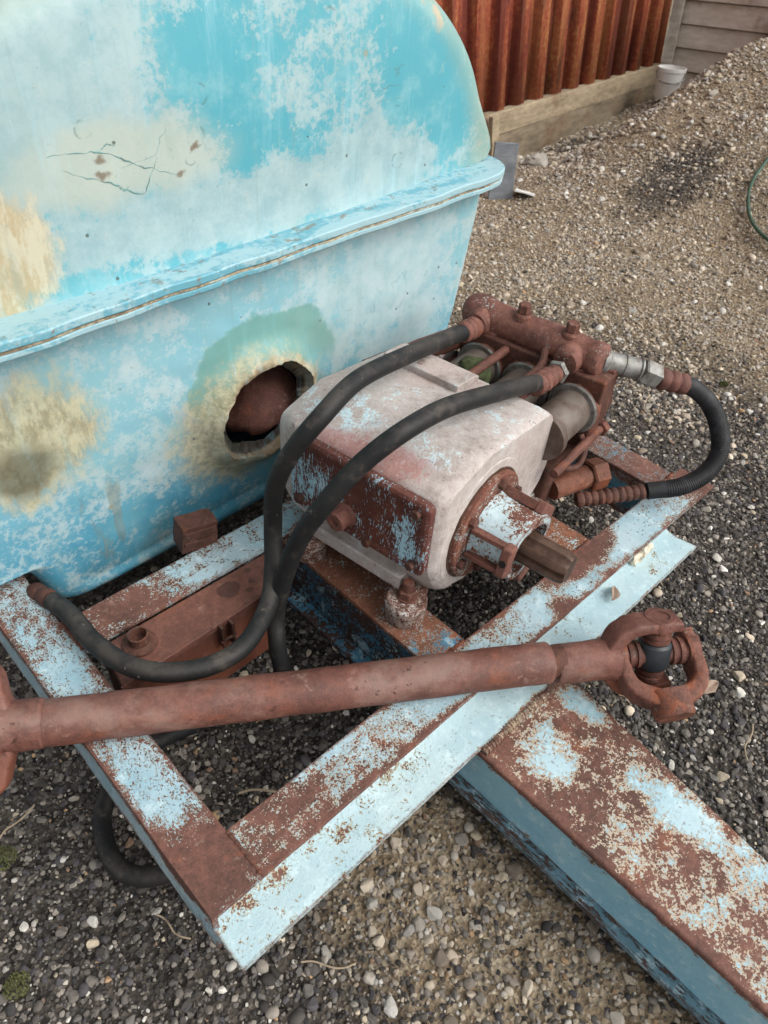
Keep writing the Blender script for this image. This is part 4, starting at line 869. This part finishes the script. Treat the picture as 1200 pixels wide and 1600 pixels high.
for x, d in prof:
    col_ = []
    for z_ in (.165, .6, 1.1, 1.9): col_.append(bm.verts.new((x-.055*(z_-.165), fy(x)+.03+d, z_ - .03*(x-2.3)/1.5*(z_ < .2) + .006*mnoise.noise((x*8, z_, 0)))))
    va.append(col_)
for a, b in zip(va[:-1], va[1:]):
    for i in range(3): bm.faces.new((a[i], b[i], b[i+1], a[i+1]))
o = part('sheet_panel', bm, m_fence(), fence, ang=20); so = o.modifiers.new('thickness', 'SOLIDIFY'); so.thickness = .003
def m_boards(name, c1_, c2_, c3_):
    k = N(name); a = k.noise(14, 8, .7, k.scale((.25, .25, 1))); b = k.noise(60, 6, .7, k.scale((.3, .3, 1))); c = k.noise(4, 6, .6)
    col = k.ramp(k.add(k.mul(a, .55), k.mul(b, .45)), [(.32, c1_), (.5, c2_), (.68, c3_)]); col = k.mix(k.mul(k.ss(c, .5, .66), .55), col, '#6a4a35')
    return k.done(col, .85, 0, [(b, .4, .003)], .25)
M['kerb_low'] = m_boards('kerb_board_low', '#4a4238', '#7a6e5c', '#988c78')
M['kerb'] = m_boards('kerb_board', '#5f5344', '#94856e', '#b5a68c')
for i, (z0, z1) in enumerate(((-.06, .078), (.082, .165))):
    bm = bmesh.new(); n = 24
    rings = []
    for j in range(n+1):
        x = FX0+(FX1-FX0)*j/n; dz = -.03*(x-2.3)/1.5*(1 if i else .5); y = fy(x)-.022+.004*mnoise.noise((x*3, i, 0))
        rings.append([Vector((x, y, z0+dz)), Vector((x, y+.045, z0+dz)), Vector((x, y+.045, z1+dz)), Vector((x, y, z1+dz))])
    loft(bm, rings); part('kerb_board', bm, M['kerb'] if i else M['kerb_low'], fence, bev=.004)
# plank wall at the far end
wall = thing('plank_wall', 'grey weathered horizontal plank wall behind the rubble bank', 'wall', (3.99, 1.1, 0), I4)
M['plank'] = m_boards('plank_grey', '#a89a88', '#c7bcae', '#dcd5ca')
for i in range(9):
    z0 = -.10+.098*i; bm = bmesh.new(); rings = []
    for j in range(13):
        y = 1.86-3.2*j/12; dx = .006*mnoise.noise((y*2, i*3.1, 0))
        rings.append([Vector((3.975+dx, y, z0)), Vector((3.998+dx, y, z0)), Vector((3.998+dx, y, z0+.094)), Vector((3.990+dx, y, z0+.094))])
    loft(bm, rings); part('plank', bm, M['plank'], wall, bev=.003)
bm = bmesh.new(); box(bm, 3.955, 3.9735, 1.79, 1.845, -.1, .82); part('corner_post', bm, M['plank'], wall, bev=.003)
bm = bmesh.new(); box(bm, 4.0, 4.05, -1.3, 1.86, -.1, .80); part('backing_board', bm, M['plank'], wall)
# bucket
bk = thing('bucket', 'small white plastic bucket standing in the corner by the plank wall', 'bucket', (3.60, 1.60, .0), I4)
kz = .052
bm = bmesh.new(); c0 = Vector((3.60, 1.60, kz)); lathe(bm, c0, (.05, -.03, 1), [(q*.84, w*.80) for q, w in ((.002, .004), (0, .062), (.004, .064), (.13, .0775), (.132, .081), (.150, .082), (.1505, .0785), (.12, .0755), (.006, .060), (.005, .004))], 40); bk['_at'] = (3.60, 1.60, 0)
M['white_pl'] = m_plain('white_plastic', '#e2e2de', .45, 0, .25, '#8f8c84', 14, .1); part('pail', bm, M['white_pl'], bk)
hd = [c0+Vector((-.080, .02, .14))+Vector((.0, 0, 0))]
bm = bmesh.new(); q0 = c0+Vector((.045, -.045, .116)); q1 = c0+Vector((-.046, .044, .116)); fr = Vector((-.6, -.65, 0)).normalized()
sweep(bm, spline([q0, q0+fr*.04+Vector((-.01, 0, -.03)), (q0+q1)/2+fr*.076+Vector((0, 0, -.044)), q1+fr*.04+Vector((.01, 0, -.035)), q1], 8), .0028, 8); part('handle', bm, M['zinc'], bk)
# debris along the kerb
def slab(name, ctr, sx, sy, sz_, rz, rx, mat, label, cat, ry=0):
    bm = bmesh.new(); box(bm, -sx/2, sx/2, -sy/2, sy/2, 0, sz_); subdiv_long(bm, .05, 3); lump(bm, .004, 14, ctr[0])
    return solo(name, bm, mat, label, cat, base=Matrix.Translation(ctr) @ Matrix.Rotation(R(rz), 4, 'Z') @ Matrix.Rotation(R(rx), 4, 'X') @ Matrix.Rotation(R(ry), 4, 'Y'), bev=.003)
M['slate'] = m_boards('grey_board', '#55585c', '#73777b', '#93979a')
slab('broken_board', (2.10, 1.365, -.02), .085, .014, .20, -42, -8, M['slate'], 'grey broken board stuck upright in the ground beside the tank', 'board', 4)
slab('wooden_stake', (2.40, 1.64, -.04), .045, .018, .21, 5, -4, M['kerb'], 'brown wooden stake leaning against the board kerb', 'stake')
slab('plastic_scrap', (2.17, 1.31, .012), .10, .07, .010, 30, 10, M['white_pl'], 'flat white scrap lying at the foot of the grey broken board', 'scrap', 18)
bm = bmesh.new(); bmesh.ops.create_icosphere(bm, subdivisions=3, radius=.055); lump(bm, .03, 14, 3)
for v in bm.verts: v.co.z *= .55
solo('concrete_lump', bm, m_plain('concrete', '#a19c93', .9, 0, .4, '#6f6a60', 30, .4), 'pale concrete lump lying in front of the board kerb', 'rubble', base=Matrix.Translation((2.52, 1.52, .012)))
# green garden hose, its loop entering from the right
bm = bmesh.new(); loop = [(2.90, .72), (2.70, .695), (2.56, .685), (2.46, .655), (2.38, .605), (2.31, .545), (2.26, .47), (2.24, .40), (2.30, .30)]
sweep(bm, spline([(x, y, gh(x, y)+.012+.012*math.sin(i*1.4)**2) for i, (x, y) in enumerate(loop)], 10), .0055, 12)
solo('garden_hose', bm, m_plain('green_hose', '#3a5646', .6, 0, .5, '#25382d', 30), 'thin green garden hose looping over the tan gravel', 'hose', base=I4)
# dry leaves and straw
def leaf(label, ctr, L, rz, seed, base=T):
    bm = bmesh.new(); rg = random.Random(seed); n = 9; rows = []
    for i in range(n+1):
        t = i/n; w = .38*L*math.sin(math.pi*min(1, t*.95+.04))**.8*(1+.2*rg.random()); zc = .16*L*math.sin(t*4+seed)*.6
        rows.append([bm.verts.new((L*(t-.5), s*w*.5, zc+abs(s)**1.5*w*.45*(1+.3*math.sin(t*9+s)))) for s in (-1, -.5, 0, .5, 1)])
    for a, b in zip(rows[:-1], rows[1:]):
        for j in range(4): bm.faces.new((a[j], b[j], b[j+1], a[j+1]))
    o = solo('dry_leaf', bm, M['leaf'], label, 'leaf', base=base @ Matrix.Translation(ctr) @ Matrix.Rotation(R(rz), 4, 'Z') @ Matrix.Rotation(R(20), 4, 'X')); s = o.modifiers.new('thickness', 'SOLIDIFY'); s.thickness = .0006
M['leaf'] = m_plain('dry_leaf', '#9c8878', .8, 0, .6, '#6a5648', 90)
leaf('curled dry leaf caught on the bright flange above the universal joint', (.650, -.012, -.030), .034, 20, 1)
leaf('curled dry leaf on the gravel just right of the universal joint', (.700, -.172, -.128), .040, -10, 2)
M['straw'] = m_plain('straw', '#a3927a', .85, 0, .4, '#6d5f4d', 40)
rg = random.Random(5)
def straw(x, y, L, a, bend, r, label, group=None):
    bm = bmesh.new(); pts = []
    for i in range(6):
        s = (i/5-.5)*L; px = x+math.cos(a)*s-math.sin(a)*bend*math.sin(i*1.1); py = y+math.sin(a)*s+math.cos(a)*bend*math.sin(i*1.1); pts.append((px, py, gh(px, py)+.010+.006*rg.random()))
    sweep(bm, spline(pts, 5), r, 7); solo('straw', bm, M['straw'], label, 'stem', base=I4, group=group)
straw(.150, .155, .065, -.72, .003, .0017, 'thick dry stem on the dark gravel in the inner corner of the frame')
for i, (x, y, a) in enumerate(((-.02, .10, 1.9), (.66, -.24, .4), (.86, .02, .9), (1.30, .30, .5), (-.10, .34, .3), (.08, -.05, 2.4), (1.15, .1, 1.2), (.26, .10, .2), (1.5, .05, .7))):
    straw(x, y, .05+.03*rg.random(), a, .004, .0010, 'thin pale dry stem lying on the gravel', 'thin dry stems scattered on the gravel')
# moss tufts
bm = bmesh.new(); rg = random.Random(2)
for cx, cy, s in ((-.125, .315, .016), (-.17, .17, .014), (1.50, .22, .010)):
    for i in range(420):
        a = rg.random()*6.28; d = s*math.sqrt(rg.random()); x, y = cx+d*math.cos(a), cy+d*math.sin(a); z_ = gh(x, y)+.004+.006*(1-d/s)
        h = .002+.003*rg.random(); t = rg.random()*6.28; dx, dy = math.cos(t)*.0009, math.sin(t)*.0009
        bm.faces.new([bm.verts.new(p) for p in ((x-dx, y-dy, z_), (x+dx, y+dy, z_), (x+dy*2, y-dx*2, z_+h))])
ms = part('moss', bm, m_plain('moss', '#666a40', .9, 0, .6, '#3f4128', 90), None, smooth=False); ms['kind'] = 'stuff'
for o in bpy.data.objects:
    if '_at' in o: del o['_at']
